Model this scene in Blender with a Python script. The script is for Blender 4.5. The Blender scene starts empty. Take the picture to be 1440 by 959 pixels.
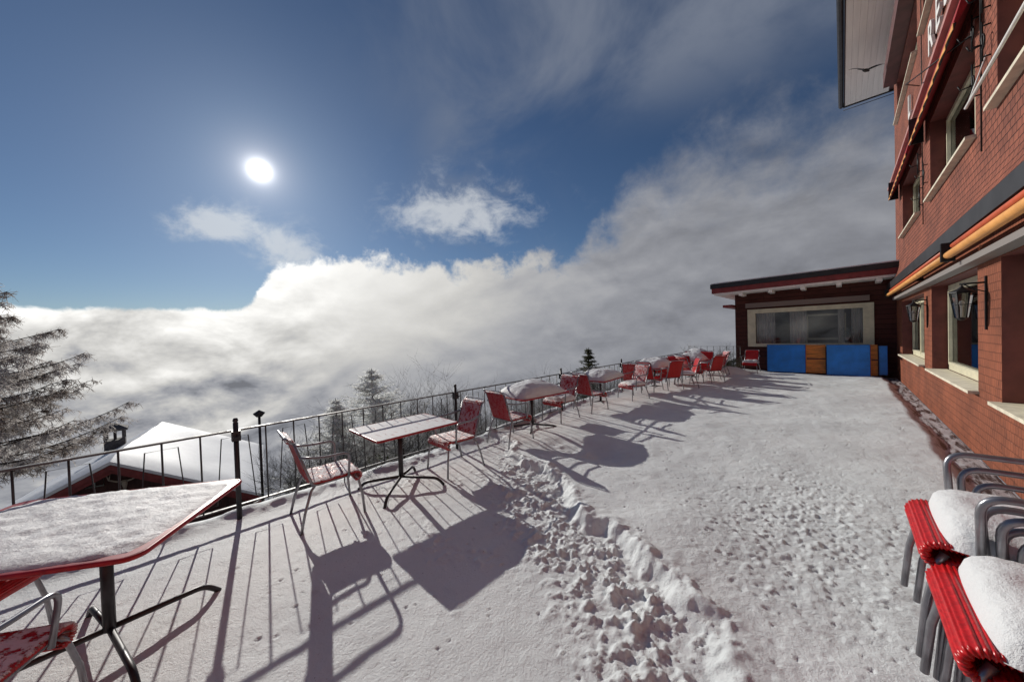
import bpy, math, random
import numpy as np
from mathutils import Matrix, Vector
D = bpy.data
C = bpy.context.scene.collection
R_ = math.radians
rnd = random.Random(7)

# ------------------------------------------------------------------ camera
cam = D.cameras.new('camera'); cam.lens = 12.0; cam.sensor_width = 36; cam.clip_end = 6000; cam.clip_start = 0.02
co = D.objects.new('camera', cam); C.objects.link(co)
M = Matrix(((0.71796, 0.010326, 0.696008), (0.695401, 0.033648, -0.717834), (-0.030832, 0.99938, 0.0169775))).to_4x4()
M.translation = (0, 0, 1.77)
co.matrix_world = M
bpy.context.scene.camera = co

# ------------------------------------------------------------------ light and exposure
SUN = Vector((-0.91174, 0.1644, 0.37644)).normalized()
EL = math.asin(SUN.z)
sl = D.lights.new('sun', 'SUN'); sl.energy = 3.4; sl.angle = R_(0.5); sl.color = (1, .955, .875)
so = D.objects.new('sun', sl); C.objects.link(so)
so.rotation_euler = SUN.to_track_quat('Z', 'Y').to_euler()
vs = bpy.context.scene.view_settings
vs.view_transform = 'Standard'; vs.look = 'None'; vs.exposure = 0.1; vs.gamma = 1.0; vs.use_curve_mapping = False
bpy.context.scene.cycles.max_bounces = 6
bpy.context.scene.cycles.transparent_max_bounces = 12

# ------------------------------------------------------------------ node helper
class NT:
    def __init__(s, nt): s.nt = nt; s.n = nt.nodes; s.l = nt.links; s.n.clear()
    def node(s, t, **k):
        n = s.n.new(t)
        for a, b in k.items(): setattr(n, a, b)
        return n
    def put(s, sock, v):
        if v is None: return
        if hasattr(v, 'is_output') or isinstance(v, bpy.types.NodeSocket): s.l.new(v, sock)
        else:
            if hasattr(sock.default_value, '__len__') and not hasattr(v, '__len__'): v = (v,) * len(sock.default_value)
            if hasattr(sock.default_value, '__len__') and len(sock.default_value) == 4 and len(v) == 3: v = (*v, 1)
            sock.default_value = v
    def m(s, op, a, b=None, c=None, clamp=False):
        n = s.node('ShaderNodeMath', operation=op, use_clamp=clamp)
        for i, v in enumerate((a, b, c)):
            if v is not None: s.put(n.inputs[i], v)
        return n.outputs[0]
    def vm(s, op, a, b=None, out=0):
        n = s.node('ShaderNodeVectorMath', operation=op)
        s.put(n.inputs[0], a)
        if b is not None: s.put(n.inputs[1], b)
        return n.outputs[out]
    def mix(s, f, a, b, t='RGBA', bt='MIX'):
        n = s.node('ShaderNodeMix', data_type=t)
        if t == 'RGBA': n.blend_type = bt
        o = {'RGBA': 6, 'FLOAT': 2}[t]
        s.put(n.inputs[0], f); s.put(n.inputs[o], a); s.put(n.inputs[o + 1], b)
        return n.outputs[{'RGBA': 2, 'FLOAT': 0}[t]]
    def rng(s, v, a, b, c=0.0, d=1.0, smooth=True):
        n = s.node('ShaderNodeMapRange'); n.interpolation_type = 'SMOOTHSTEP' if smooth else 'LINEAR'
        for i, x in enumerate((v, a, b, c, d)): s.put(n.inputs[i], x)
        return n.outputs[0]
    def noise(s, vec, scale, detail=4, rough=.5, dist=0.0, col=False):
        n = s.node('ShaderNodeTexNoise'); n.inputs['Scale'].default_value = scale; n.inputs['Detail'].default_value = detail
        n.inputs['Roughness'].default_value = rough; n.inputs['Distortion'].default_value = dist
        s.put(n.inputs['Vector'], vec); return n.outputs[1 if col else 0]
    def curve(s, v, pts):
        n = s.node('ShaderNodeFloatCurve'); c = n.mapping.curves[0]
        while len(c.points) < len(pts): c.points.new(0.5, 0.5)
        for p, (x, y) in zip(c.points, pts): p.location = (x, y); p.handle_type = 'AUTO_CLAMPED'
        n.mapping.update(); s.put(n.inputs['Value'], v); return n.outputs[0]
    def scale(s, vec, v):
        n = s.node('ShaderNodeVectorMath', operation='MULTIPLY'); s.put(n.inputs[0], vec); n.inputs[1].default_value = v; return n.outputs[0]

# ------------------------------------------------------------------ world: winter sky with fog bank and cloud
w = D.worlds.new('World'); bpy.context.scene.world = w; w.use_nodes = True
t = NT(w.node_tree)
sky = t.node('ShaderNodeTexSky', sky_type='NISHITA'); sky.sun_disc = False
sky.sun_elevation = EL; sky.sun_rotation = math.atan2(SUN.x, SUN.y)
sky.altitude = 1200; sky.dust_density = 0.4; sky.ozone_density = 2.5; sky.air_density = 1.0
dirn = t.node('ShaderNodeTexCoord').outputs['Generated']
sep = t.node('ShaderNodeSeparateXYZ'); t.l.new(dirn, sep.inputs[0])
az = t.m('MULTIPLY', t.m('ARCTAN2', t.m('MULTIPLY', sep.outputs[0], -1), sep.outputs[1]), 57.2958)
el = t.m('MULTIPLY', t.m('ARCSINE', sep.outputs[2]), 57.2958)
T = t.m('DIVIDE', t.m('ADD', az, 20), 150, clamp=True)
def P(l, sc): return [((a + 20) / 150, v / sc) for a, v in l]
E_ = t.m('MULTIPLY', t.curve(T, P([(-20, 19), (-4, 20.5), (2, 22), (9, 22.5), (18, 21.5), (28, 17.5), (35, 13), (46, 11.3), (58, 11.8), (70, 13), (76, 11.5), (80, 7.5), (84, 4.4), (91, 4.4), (99, 4.1), (130, 6)], 30)), 30)
soft = t.m('MULTIPLY', t.curve(T, P([(-20, 8), (9, 8), (28, 4.0), (40, 1.5), (60, 1.3), (74, 1.0), (84, .35), (99, .3), (130, 1)], 10)), 10)
amp = t.m('MULTIPLY', t.curve(T, P([(-20, 9), (9, 10), (28, 8), (50, 7), (74, 6), (84, 2.0), (99, 1.4), (130, 3)], 12)), 12)
n1 = t.noise(t.scale(dirn, (1, 1, 1.5)), 4.2, 10, .56, .15)
n1b = t.noise(t.vm('ADD', dirn, (3.1, 1.7, .4)), 11.0, 10, .64, .2)
nn = t.m('ADD', t.m('MULTIPLY', t.m('SUBTRACT', n1, .5), 1.5), t.m('MULTIPLY', t.m('SUBTRACT', n1b, .5), 1.5))
edge = t.m('ADD', E_, t.m('MULTIPLY', nn, amp))
bank = t.rng(t.m('SUBTRACT', edge, el), t.m('MULTIPLY', soft, -1), soft)
# angle from the sun
sd = t.vm('DOT_PRODUCT', dirn, tuple(SUN), out=1)
ang = t.m('MULTIPLY', t.m('ARCCOSINE', t.m('MINIMUM', sd, .99999)), 57.2958)
# fog and cloud brightness
bill = t.noise(t.scale(dirn, (1, 1, 1.9)), 5.5, 9, .55, .25)
bill2 = t.noise(t.vm('ADD', t.scale(dirn, (1, 1, 1.9)), (.0, .0, .06)), 5.5, 9, .55, .25)
relief = t.m('SUBTRACT', bill, bill2)
near = t.m('POWER', 2.718, t.m('MULTIPLY', t.m('POWER', t.m('DIVIDE', ang, 33), 2.0), -1))
horiz = t.rng(el, -15, 6, .30, 1.0)
topl = t.rng(t.m('SUBTRACT', edge, el), 0, 9, 1.0, 0.0)
br = t.m('ADD', .245, t.m('MULTIPLY', near, t.m('MULTIPLY', .76, horiz)))
leftw = t.rng(az, 66, 88)
br = t.m('ADD', br, t.m('MULTIPLY', t.m('MULTIPLY', leftw, topl), .20))
br = t.m('ADD', br, t.m('MULTIPLY', t.m('MULTIPLY', t.m('SUBTRACT', bill, .5), 1.0), t.m('ADD', .12, t.m('MULTIPLY', leftw, .50))))
br = t.m('ADD', br, t.m('MULTIPLY', relief, t.m('ADD', .22, t.m('MULTIPLY', leftw, 1.3))))
br = t.m('MAXIMUM', br, .18)
ccol = t.mix(t.rng(br, .2, .6), (.93, .96, 1.07), (1.0, .985, .95))
ccol = t.vm('SCALE', ccol, None) if False else t.mix(1.0, ccol, br, bt='MULTIPLY')
# thin high cloud
hn = t.noise(t.vm('ADD', t.scale(dirn, (1.0, 1.0, 1.3)), (.3, .9, .2)), 2.6, 9, .55, .4)
hw = t.m('MULTIPLY', t.rng(hn, .38, .70), t.rng(az, 78, 40))
hw = t.m('MULTIPLY', hw, t.m('MAXIMUM', t.rng(el, 26, 38), t.rng(t.m('ABSOLUTE', t.m('SUBTRACT', az, 48)), 16, 4)))
hw = t.m('MULTIPLY', hw, .75)
# puffs under the sun and in the middle
pn = t.noise(t.vm('ADD', t.scale(dirn, (1, 1, 1.4)), (7.3, .2, 1.1)), 9.0, 10, .66, .3)
def blob(a0, e0, sa, se):
    return t.m('POWER', 2.718, t.m('MULTIPLY', t.m('ADD', t.m('POWER', t.m('DIVIDE', t.m('SUBTRACT', az, a0), sa), 2), t.m('POWER', t.m('DIVIDE', t.m('SUBTRACT', el, e0), se), 2)), -1))
pb = t.m('MAXIMUM', blob(84, 15, 6, 2.6), t.m('MAXIMUM', blob(77, 13, 5, 3), t.m('MULTIPLY', blob(52, 19.5, 12, 5), .95)))
puff = t.m('MULTIPLY', t.rng(t.m('ADD', pn, t.m('MULTIPLY', pb, .38)), .56, .88), t.m('MINIMUM', t.m('MULTIPLY', pb, 1.6), 1.0))
glow = t.m('ADD', t.m('ADD', t.m('MULTIPLY', t.m('POWER', 2.718, t.m('DIVIDE', ang, -.44)), 9.0), t.m('MULTIPLY', t.m('POWER', 2.718, t.m('DIVIDE', ang, -1.7)), .55)), t.m('MULTIPLY', t.m('POWER', 2.718, t.m('DIVIDE', ang, -9.0)), .10))
SKYS = 0.043
skyc = t.mix(1.0, sky.outputs[0], (SKYS * .80, SKYS * .92, SKYS * 1.06), bt='MULTIPLY')
c0 = t.mix(hw, skyc, (.20, .225, .28))
c0 = t.mix(t.m('MULTIPLY', puff, .72), c0, (.62, .64, .66))
c0 = t.mix(bank, c0, ccol)
gl = t.mix(1.0, t.mix(t.rng(ang, 1, 8), (1, .98, .95), (.62, .85, 1.0)), glow, bt='MULTIPLY')
c1 = t.mix(1.0, c0, gl, bt='ADD')
bg = t.node('ShaderNodeBackground'); t.l.new(c1, bg.inputs[0]); bg.inputs[1].default_value = 1.0
t.l.new(bg.outputs[0], t.node('ShaderNodeOutputWorld').inputs[0])

# ------------------------------------------------------------------ mesh helper
class MB:
    def __init__(s): s.v = []; s.f = []; s.sm = []
    def add(s, vs_, fs, smooth=False):
        o = len(s.v); s.v += [tuple(p) for p in vs_]; s.f += [tuple(i + o for i in f) for f in fs]; s.sm += [smooth] * len(fs); return s
    def box(s, x0, x1, y0, y1, z0, z1):
        return s.add([(x0, y0, z0), (x1, y0, z0), (x1, y1, z0), (x0, y1, z0), (x0, y0, z1), (x1, y0, z1), (x1, y1, z1), (x0, y1, z1)],
                     [(0, 3, 2, 1), (4, 5, 6, 7), (0, 1, 5, 4), (1, 2, 6, 5), (2, 3, 7, 6), (3, 0, 4, 7)])
    def tube(s, pts, r, n=8, closed=False, caps=True):
        pts = [Vector(p) for p in pts]; m_ = len(pts)
        rr = r if hasattr(r, '__len__') else [r] * m_
        up = None; rings = []
        for i, p in enumerate(pts):
            if closed: d = (pts[(i + 1) % m_] - pts[i - 1])
            else: d = pts[min(i + 1, m_ - 1)] - pts[max(i - 1, 0)]
            if d.length < 1e-9: d = Vector((0, 0, 1))
            d.normalize()
            if up is None: up = Vector((0, 0, 1)) if abs(d.z) < .9 else Vector((1, 0, 0))
            a = d.cross(up)
            if a.length < 1e-4: a = d.cross(Vector((0, 1, .3)))
            a.normalize(); b = a.cross(d).normalized(); up = b
            rings.append([p + (a * math.cos(6.28319 * k / n) + b * math.sin(6.28319 * k / n)) * rr[i] for k in range(n)])
        vv = [q for g in rings for q in g]; ff = []
        for i in range(m_ if closed else m_ - 1):
            j = (i + 1) % m_
            for k in range(n): ff.append((i * n + k, i * n + (k + 1) % n, j * n + (k + 1) % n, j * n + k))
        s.add(vv, ff, True)
        if caps and not closed:
            o = len(s.v) - len(vv)
            s.f.append(tuple(o + k for k in range(n))); s.f.append(tuple(o + (m_ - 1) * n + k for k in reversed(range(n)))); s.sm += [False, False]
        return s
    def grid(s, rows, smooth=True, flip=False):
        nr, nc = len(rows), len(rows[0]); vv = [p for r in rows for p in r]; ff = []
        for i in range(nr - 1):
            for j in range(nc - 1):
                q = (i * nc + j, i * nc + j + 1, (i + 1) * nc + j + 1, (i + 1) * nc + j)
                ff.append(q[::-1] if flip else q)
        return s.add(vv, ff, smooth)
    def prism(s, poly, axis, a0, a1):   # poly of 2D points, extruded along axis
        def mk(p, a):
            return {'x': (a, p[0], p[1]), 'y': (p[0], a, p[1]), 'z': (p[0], p[1], a)}[axis]
        n = len(poly); vv = [mk(p, a0) for p in poly] + [mk(p, a1) for p in poly]
        ff = [tuple(range(n)), tuple(range(2 * n - 1, n - 1, -1))] + [(i, n + i, n + (i + 1) % n, (i + 1) % n) for i in range(n)]
        return s.add(vv, ff)
    def lathe(s, prof, n=16, c=(0, 0, 0), smooth=True):
        rows = [[(c[0] + r * math.cos(6.28319 * k / n), c[1] + r * math.sin(6.28319 * k / n), c[2] + z) for k in range(n + 1)] for r, z in prof]
        return s.grid(rows, smooth)
    def mesh(s, name, mt, fix=True):
        me = D.meshes.new(name); me.from_pydata(s.v, [], s.f)
        me.polygons.foreach_set('use_smooth', s.sm)
        me.materials.append(mt)
        if fix:
            import bmesh
            b = bmesh.new(); b.from_mesh(me); bmesh.ops.recalc_face_normals(b, faces=b.faces); b.to_mesh(me); b.free()
        me.update(); return me
    def build(s, name, mt, parent=None, fix=True):
        return link(name, s.mesh(name, mt, fix), parent)
def link(name, me, parent=None):
    o = D.objects.new(name, me); C.objects.link(o)
    if parent is not None: o.parent = parent
    return o
def tag(o, label=None, cat=None, group=None, kind=None):
    for k, v in (('label', label), ('category', cat), ('group', group), ('kind', kind)):
        if v: o[k] = v
    return o
def thing(name, label, cat, loc=(0, 0, 0), rz=0, group=None):
    o = D.objects.new(name, None); C.objects.link(o); o.location = loc; o.rotation_euler = (0, 0, rz); o.empty_display_size = .1
    return tag(o, label, cat, group)
def dup(root, loc, rz=0, label=None, group=None, scale=None):
    kids = {}
    for o in KIDS.get(root.name, ()): kids.setdefault(o.parent.name, []).append(o)
    def cp(o, par):
        c = o.copy(); C.objects.link(c); c.parent = par
        for ch in kids.get(o.name, ()): cp(ch, c)
        return c
    r = cp(root, None); r.location = loc; r.rotation_euler = (0, 0, rz)
    if scale: r.scale = scale
    if label: r['label'] = label
    if group: r['group'] = group
    return r
KIDS = {}
def reg(root):
    l = []; st = [root]
    allo = list(C.objects)
    while st:
        p = st.pop()
        for o in allo:
            if o.parent == p: l.append(o); st.append(o)
    KIDS[root.name] = l; return root
def arc(c, r, a0, a1, n, ax, ay):
    c = Vector(c); ax = Vector(ax); ay = Vector(ay)
    return [c + ax * r * math.cos(a0 + (a1 - a0) * i / n) + ay * r * math.sin(a0 + (a1 - a0) * i / n) for i in range(n + 1)]
def rounded(pts, rad, n=5, closed=False):
    pts = [Vector(p) for p in pts]; out = []; m_ = len(pts)
    for i, p in enumerate(pts):
        if not closed and i in (0, m_ - 1): out.append(p); continue
        a = pts[i - 1] - p; b = pts[(i + 1) % m_] - p
        r = min(rad, a.length * .49, b.length * .49); p0 = p + a.normalized() * r; p1 = p + b.normalized() * r
        for k in range(n + 1):
            u = k / n; out.append(p0 * (1 - u) ** 2 + p * 2 * u * (1 - u) + p1 * u * u)
    return out

# ------------------------------------------------------------------ materials
def mat(name, col, rough=.6, metal=0.0, var=.0, vscale=6., bump=0., bscale=40., spec=None, coords='Object', stretch=None):
    m_ = D.materials.new(name); m_.use_nodes = True; t = NT(m_.node_tree)
    out = t.node('ShaderNodeOutputMaterial'); b = t.node('ShaderNodeBsdfPrincipled'); t.l.new(b.outputs[0], out.inputs[0])
    tc = t.node('ShaderNodeTexCoord').outputs[coords]
    if stretch: tc = t.scale(tc, stretch)
    b.inputs['Roughness'].default_value = rough; b.inputs['Metallic'].default_value = metal
    if spec is not None: b.inputs['Specular IOR Level'].default_value = spec
    c = col
    if var:
        n = t.noise(tc, vscale, 6, .6)
        c = t.mix(t.rng(n, .3, .7), tuple(x * (1 - var) for x in col), tuple(min(1, x * (1 + var)) for x in col))
    t.put(b.inputs['Base Color'], c)
    if bump:
        bn = t.node('ShaderNodeBump'); bn.inputs['Strength'].default_value = 1; bn.inputs['Distance'].default_value = bump
        t.l.new(t.noise(tc, bscale, 4, .6), bn.inputs['Height']); t.l.new(bn.outputs[0], b.inputs['Normal'])
    m_['t'] = 0
    return m_
def snow_mat(name, base=(.80, .80, .82), dirt=0.0):
    m_ = D.materials.new(name); m_.use_nodes = True; t = NT(m_.node_tree)
    out = t.node('ShaderNodeOutputMaterial'); b = t.node('ShaderNodeBsdfPrincipled'); t.l.new(b.outputs[0], out.inputs[0])
    tc = t.node('ShaderNodeTexCoord').outputs['Object']
    n = t.noise(tc, 3.0, 7, .65)
    c = t.mix(t.rng(n, .3, .7), tuple(x * .93 for x in base), base)
    t.put(b.inputs['Base Color'], c); b.inputs['Roughness'].default_value = .55; b.inputs['Specular IOR Level'].default_value = .3
    h = t.m('ADD', t.m('MULTIPLY', t.noise(tc, 260, 3, .7), .5), t.m('MULTIPLY', t.noise(tc, 45, 5, .6), 1.6))
    bn = t.node('ShaderNodeBump'); bn.inputs['Strength'].default_value = .8; bn.inputs['Distance'].default_value = .006
    t.l.new(h, bn.inputs['Height']); t.l.new(bn.outputs[0], b.inputs['Normal'])
    return m_
def dusted(name, col, amount=.5, scale=30., snow=(.78, .78, .80), rough=.4, stretch=(1, 1, 1), sharp=.08, metal=0.0, needs_up=True):
    m_ = D.materials.new(name); m_.use_nodes = True; t = NT(m_.node_tree)
    out = t.node('ShaderNodeOutputMaterial'); b = t.node('ShaderNodeBsdfPrincipled'); t.l.new(b.outputs[0], out.inputs[0])
    tc = t.scale(t.node('ShaderNodeTexCoord').outputs['Object'], stretch)
    g = t.node('ShaderNodeNewGeometry'); sp = t.node('ShaderNodeSeparateXYZ'); t.l.new(g.outputs['Normal'], sp.inputs[0])
    n = t.noise(tc, scale, 6, .65)
    f = t.rng(n, 1 - amount - sharp, 1 - amount + sharp)
    if needs_up: f = t.m('MULTIPLY', f, t.rng(sp.outputs[2], .1, .6))
    t.put(b.inputs['Base Color'], t.mix(f, col, snow)); t.put(b.inputs['Roughness'], t.mix(f, rough, .7, t='FLOAT'))
    t.put(b.inputs['Metallic'], t.mix(f, metal, 0.0, t='FLOAT'))
    bn = t.node('ShaderNodeBump'); bn.inputs['Distance'].default_value = .004; t.l.new(f, bn.inputs['Height']); t.l.new(bn.outputs[0], b.inputs['Normal'])
    return m_
def shingle(name, c1, c2, gap, bw, bh, off=.5, bumpd=.012, axes='YZ', lean=.6, ticks=0.0):
    m_ = D.materials.new(name); m_.use_nodes = True; t = NT(m_.node_tree)
    out = t.node('ShaderNodeOutputMaterial'); b = t.node('ShaderNodeBsdfPrincipled'); t.l.new(b.outputs[0], out.inputs[0])
    tc = t.node('ShaderNodeTexCoord').outputs['Object']
    sp = t.node('ShaderNodeSeparateXYZ'); t.l.new(tc, sp.inputs[0]); cb = t.node('ShaderNodeCombineXYZ')
    i0 = {'X': 0, 'Y': 1, 'Z': 2}
    wob = t.noise(tc, 7, 3, .6, col=True); ws = t.node('ShaderNodeSeparateXYZ'); t.l.new(wob, ws.inputs[0])
    t.put(cb.inputs[0], t.m('ADD', sp.outputs[i0[axes[0]]], t.m('MULTIPLY', t.m('SUBTRACT', ws.outputs[0], .5), .02)))
    t.put(cb.inputs[1], t.m('ADD', sp.outputs[i0[axes[1]]], t.m('MULTIPLY', t.m('SUBTRACT', ws.outputs[1], .5), .02)))
    br = t.node('ShaderNodeTexBrick'); br.offset = off; t.l.new(cb.outputs[0], br.inputs['Vector'])
    br.inputs['Scale'].default_value = 1; br.inputs['Brick Width'].default_value = bw; br.inputs['Row Height'].default_value = bh
    br.inputs['Mortar Size'].default_value = .006; br.inputs['Mortar Smooth'].default_value = .4; br.inputs['Bias'].default_value = 0
    t.put(br.inputs['Color1'], c1); t.put(br.inputs['Color2'], c2); t.put(br.inputs['Mortar'], gap)
    n = t.noise(tc, 1.3, 7, .65)
    c = t.mix(1.0, br.outputs['Color'], t.mix(t.rng(n, .3, .7), (.74, .74, .76), (1.2, 1.15, 1.1)), bt='MULTIPLY')
    if ticks:
        tk = t.rng(t.noise(t.scale(tc, (1, 26, 7)), 1.0, 2, .5), .66, .72); c = t.mix(t.m('MULTIPLY', tk, ticks), c, (.03, .012, .01))
    t.put(b.inputs['Base Color'], c); b.inputs['Roughness'].default_value = .75; b.inputs['Specular IOR Level'].default_value = .25
    # each row leans out at its lower edge
    fr = t.m('FRACT', t.m('DIVIDE', sp.outputs[i0[axes[1]]], bh))
    hgt = t.m('ADD', t.m('MULTIPLY', t.m('SUBTRACT', 1.0, fr), lean), t.m('ADD', t.m('MULTIPLY', t.m('SUBTRACT', 1.0, br.outputs['Fac']), .7), t.m('MULTIPLY', t.noise(tc, 30, 4, .6), .35)))
    bn = t.node('ShaderNodeBump'); bn.inputs['Distance'].default_value = bumpd; t.l.new(hgt, bn.inputs['Height']); t.l.new(bn.outputs[0], b.inputs['Normal'])
    return m_
def glass_mat(name, tint=(.75, .8, .82), refl=1.0):
    m_ = D.materials.new(name); m_.use_nodes = True; t = NT(m_.node_tree)
    out = t.node('ShaderNodeOutputMaterial'); tr = t.node('ShaderNodeBsdfTransparent'); tr.inputs[0].default_value = (*tint, 1)
    g = t.node('ShaderNodeBsdfGlossy'); g.inputs['Roughness'].default_value = .03
    fr = t.node('ShaderNodeFresnel'); fr.inputs[0].default_value = 1.55
    ms = t.node('ShaderNodeMixShader'); t.put(ms.inputs[0], t.m('MULTIPLY', fr.outputs[0], refl, clamp=True)); t.l.new(tr.outputs[0], ms.inputs[1]); t.l.new(g.outputs[0], ms.inputs[2]); t.l.new(ms.outputs[0], out.inputs[0])
    return m_
def frost_mat(name, wood, frost, amt=.5, scale=3., trans=.45):
    m_ = D.materials.new(name); m_.use_nodes = True; t = NT(m_.node_tree)
    out = t.node('ShaderNodeOutputMaterial'); b = t.node('ShaderNodeBsdfPrincipled'); t.l.new(b.outputs[0], out.inputs[0])
    tc = t.node('ShaderNodeTexCoord').outputs['Object']
    n = t.m('ADD', t.m('MULTIPLY', t.noise(tc, scale, 4, .6), .5), t.m('MULTIPLY', t.noise(tc, scale * 14, 3, .7), .5))
    t.put(b.inputs['Base Color'], t.mix(t.rng(n, 1 - amt - .07, 1 - amt + .07), wood, frost)); b.inputs['Roughness'].default_value = .8; b.inputs['Specular IOR Level'].default_value = .15
    tl = t.node('ShaderNodeBsdfTranslucent'); ms = t.node('ShaderNodeMixShader'); ms.inputs[0].default_value = trans
    t.l.new(b.inputs['Base Color'].links[0].from_socket, tl.inputs[0]); t.l.new(b.outputs[0], ms.inputs[1]); t.l.new(tl.outputs[0], ms.inputs[2]); t.l.new(ms.outputs[0], out.inputs[0])
    return m_
SNOW = snow_mat('snow')
SNOWD = snow_mat('snow_on_furniture', (.78, .79, .80))
ROOFSNOW = snow_mat('roof_snow', (.80, .81, .84))
RED = mat('red_enamel', (.40, .012, .016), .35, var=.2, vscale=20)
CORD = mat('red_cord', (.50, .010, .012), .32, var=.25, vscale=60)
CORDS = dusted('frosted_red_cord', (.45, .012, .016), .53, 22, rough=.4, sharp=.05)
TOPS = dusted('streaky_snow_tabletop', (.33, .02, .03), .63, 5, stretch=(1.2, 5, 1), sharp=.10, snow=(.74, .74, .75))
TOPR = mat('table_red', (.33, .018, .025), .4, var=.2)
STEEL = mat('grey_steel_tube', (.30, .30, .32), .32, .75, var=.15, vscale=15)
DARK = mat('dark_steel', (.045, .042, .045), .4, .5, var=.3, vscale=10)
RAIL = dusted('railing_steel', (.10, .10, .105), .40, 8, rough=.5, sharp=.05, snow=(.6, .6, .62))
RAILP = mat('railing_post_steel', (.07, .07, .072), .5, .3, var=.3)
WALLU = shingle('upper_wall_shingle', (.27, .092, .058), (.21, .070, .046), (.03, .012, .01), .135, .095, bumpd=.022)
WALLG = shingle('ground_wall_shingle', (.26, .085, .045), (.215, .07, .038), (.17, .055, .03), .075, .10, bumpd=.010, lean=.15, ticks=.8)
REVEAL = mat('reveal_maroon', (.13, .03, .025), .7, var=.25, vscale=4)
CREAM = mat('cream_frame', (.62, .58, .42), .45, var=.12, vscale=5)
SILLM = mat('sill_stone', (.66, .60, .47), .6, var=.15, vscale=7, bump=.002)
GLASS = glass_mat('window_glass', (.88, .89, .90), 1.0)
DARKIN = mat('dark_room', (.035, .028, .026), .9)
CURT = mat('grey_curtain', (.66, .63, .58), .9, var=.2, vscale=9, stretch=(1, 1, .1))
BLACKM = mat('black_flashing', (.018, .018, .02), .45, var=.4, vscale=3)
ORANGE = mat('orange_awning_cloth', (.72, .33, .09), .6, var=.15, vscale=3)
ORRED = mat('orange_red_roller', (.55, .10, .035), .5, var=.15)
AWRED = mat('red_awning_cloth', (.30, .010, .014), .75, var=.25, vscale=4)
PINK = mat('faded_pink_board', (.40, .19, .17), .65, var=.15, vscale=3)
MAROON = mat('maroon_board', (.085, .025, .025), .6, var=.25, vscale=4)
SOFFIT = mat('white_soffit_board', (.88, .86, .82), .7, var=.05, vscale=3, stretch=(6, .3, 1))
WHITE = mat('white_paint', (.75, .73, .70), .5, var=.08)
IRON = mat('wrought_iron', (.015, .015, .016), .5, .4)
BROWNW = shingle('brown_board_wall', (.085, .028, .022), (.065, .020, .017), (.012, .006, .005), 2.4, .16, bumpd=.01, axes='XZ')
BLUE = mat('blue_board', (.016, .20, .66), .45, var=.18, vscale=3, bump=.001)
ORWOOD = mat('orange_varnished_wood', (.62, .20, .03), .45, var=.35, vscale=2.5, stretch=(1, 1, 7))
CHROOF = mat('chalet_red_fascia', (.22, .035, .035), .6, var=.2)
CHWALL = mat('chalet_brown_wood', (.075, .032, .028), .8, var=.35, vscale=2, stretch=(1, 3, .4))
STONE = mat('chimney_stone', (.10, .09, .09), .85, var=.3, vscale=8, bump=.02, bscale=12)
BONE = mat('antler_bone', (.5, .44, .36), .6)

# ------------------------------------------------------------------ numpy noise
def hashn(ix, iy, s):
    n = (ix.astype(np.int64) * 374761393 + iy.astype(np.int64) * 668265263 + s * 974634777) & 0x7fffffff
    n = ((n ^ (n >> 13)) * 1274126177) & 0x7fffffff
    return ((n ^ (n >> 16)) & 0xffff) / 65535.0
def vnoise(x, y, s=0):
    ix = np.floor(x); iy = np.floor(y); fx = x - ix; fy = y - iy
    fx = fx * fx * fx * (fx * (fx * 6 - 15) + 10); fy = fy * fy * fy * (fy * (fy * 6 - 15) + 10)
    a = hashn(ix, iy, s); b = hashn(ix + 1, iy, s); c = hashn(ix, iy + 1, s); d = hashn(ix + 1, iy + 1, s)
    return (a * (1 - fx) + b * fx) * (1 - fy) + (c * (1 - fx) + d * fx) * fy - .5
def fbm(x, y, sc, octv=4, s=0, g=.5):
    o = 0; a = 1
    for k in range(octv):
        o = o + a * vnoise(x / sc * 2 ** k + 17.3 * k, y / sc * 2 ** k + 5.1 * k, s + k); a *= g
    return o
def sstep(v, a, b):
    u = np.clip((v - a) / (b - a), 0, 1); return u * u * (3 - 2 * u)
def seg_dist(x, y, poly):
    best = np.full(x.shape, 1e9); sgn = np.zeros(x.shape)
    for (ax, ay), (bx, by) in zip(poly[:-1], poly[1:]):
        dx, dy = bx - ax, by - ay; L2 = dx * dx + dy * dy
        u = np.clip(((x - ax) * dx + (y - ay) * dy) / L2, 0, 1)
        d = np.hypot(x - ax - u * dx, y - ay - u * dy)
        cr = dx * (y - ay) - dy * (x - ax)
        upd = d < best; best = np.where(upd, d, best); sgn = np.where(upd, np.sign(cr), sgn)
    return best * sgn   # + on the left of the direction of travel

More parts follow.
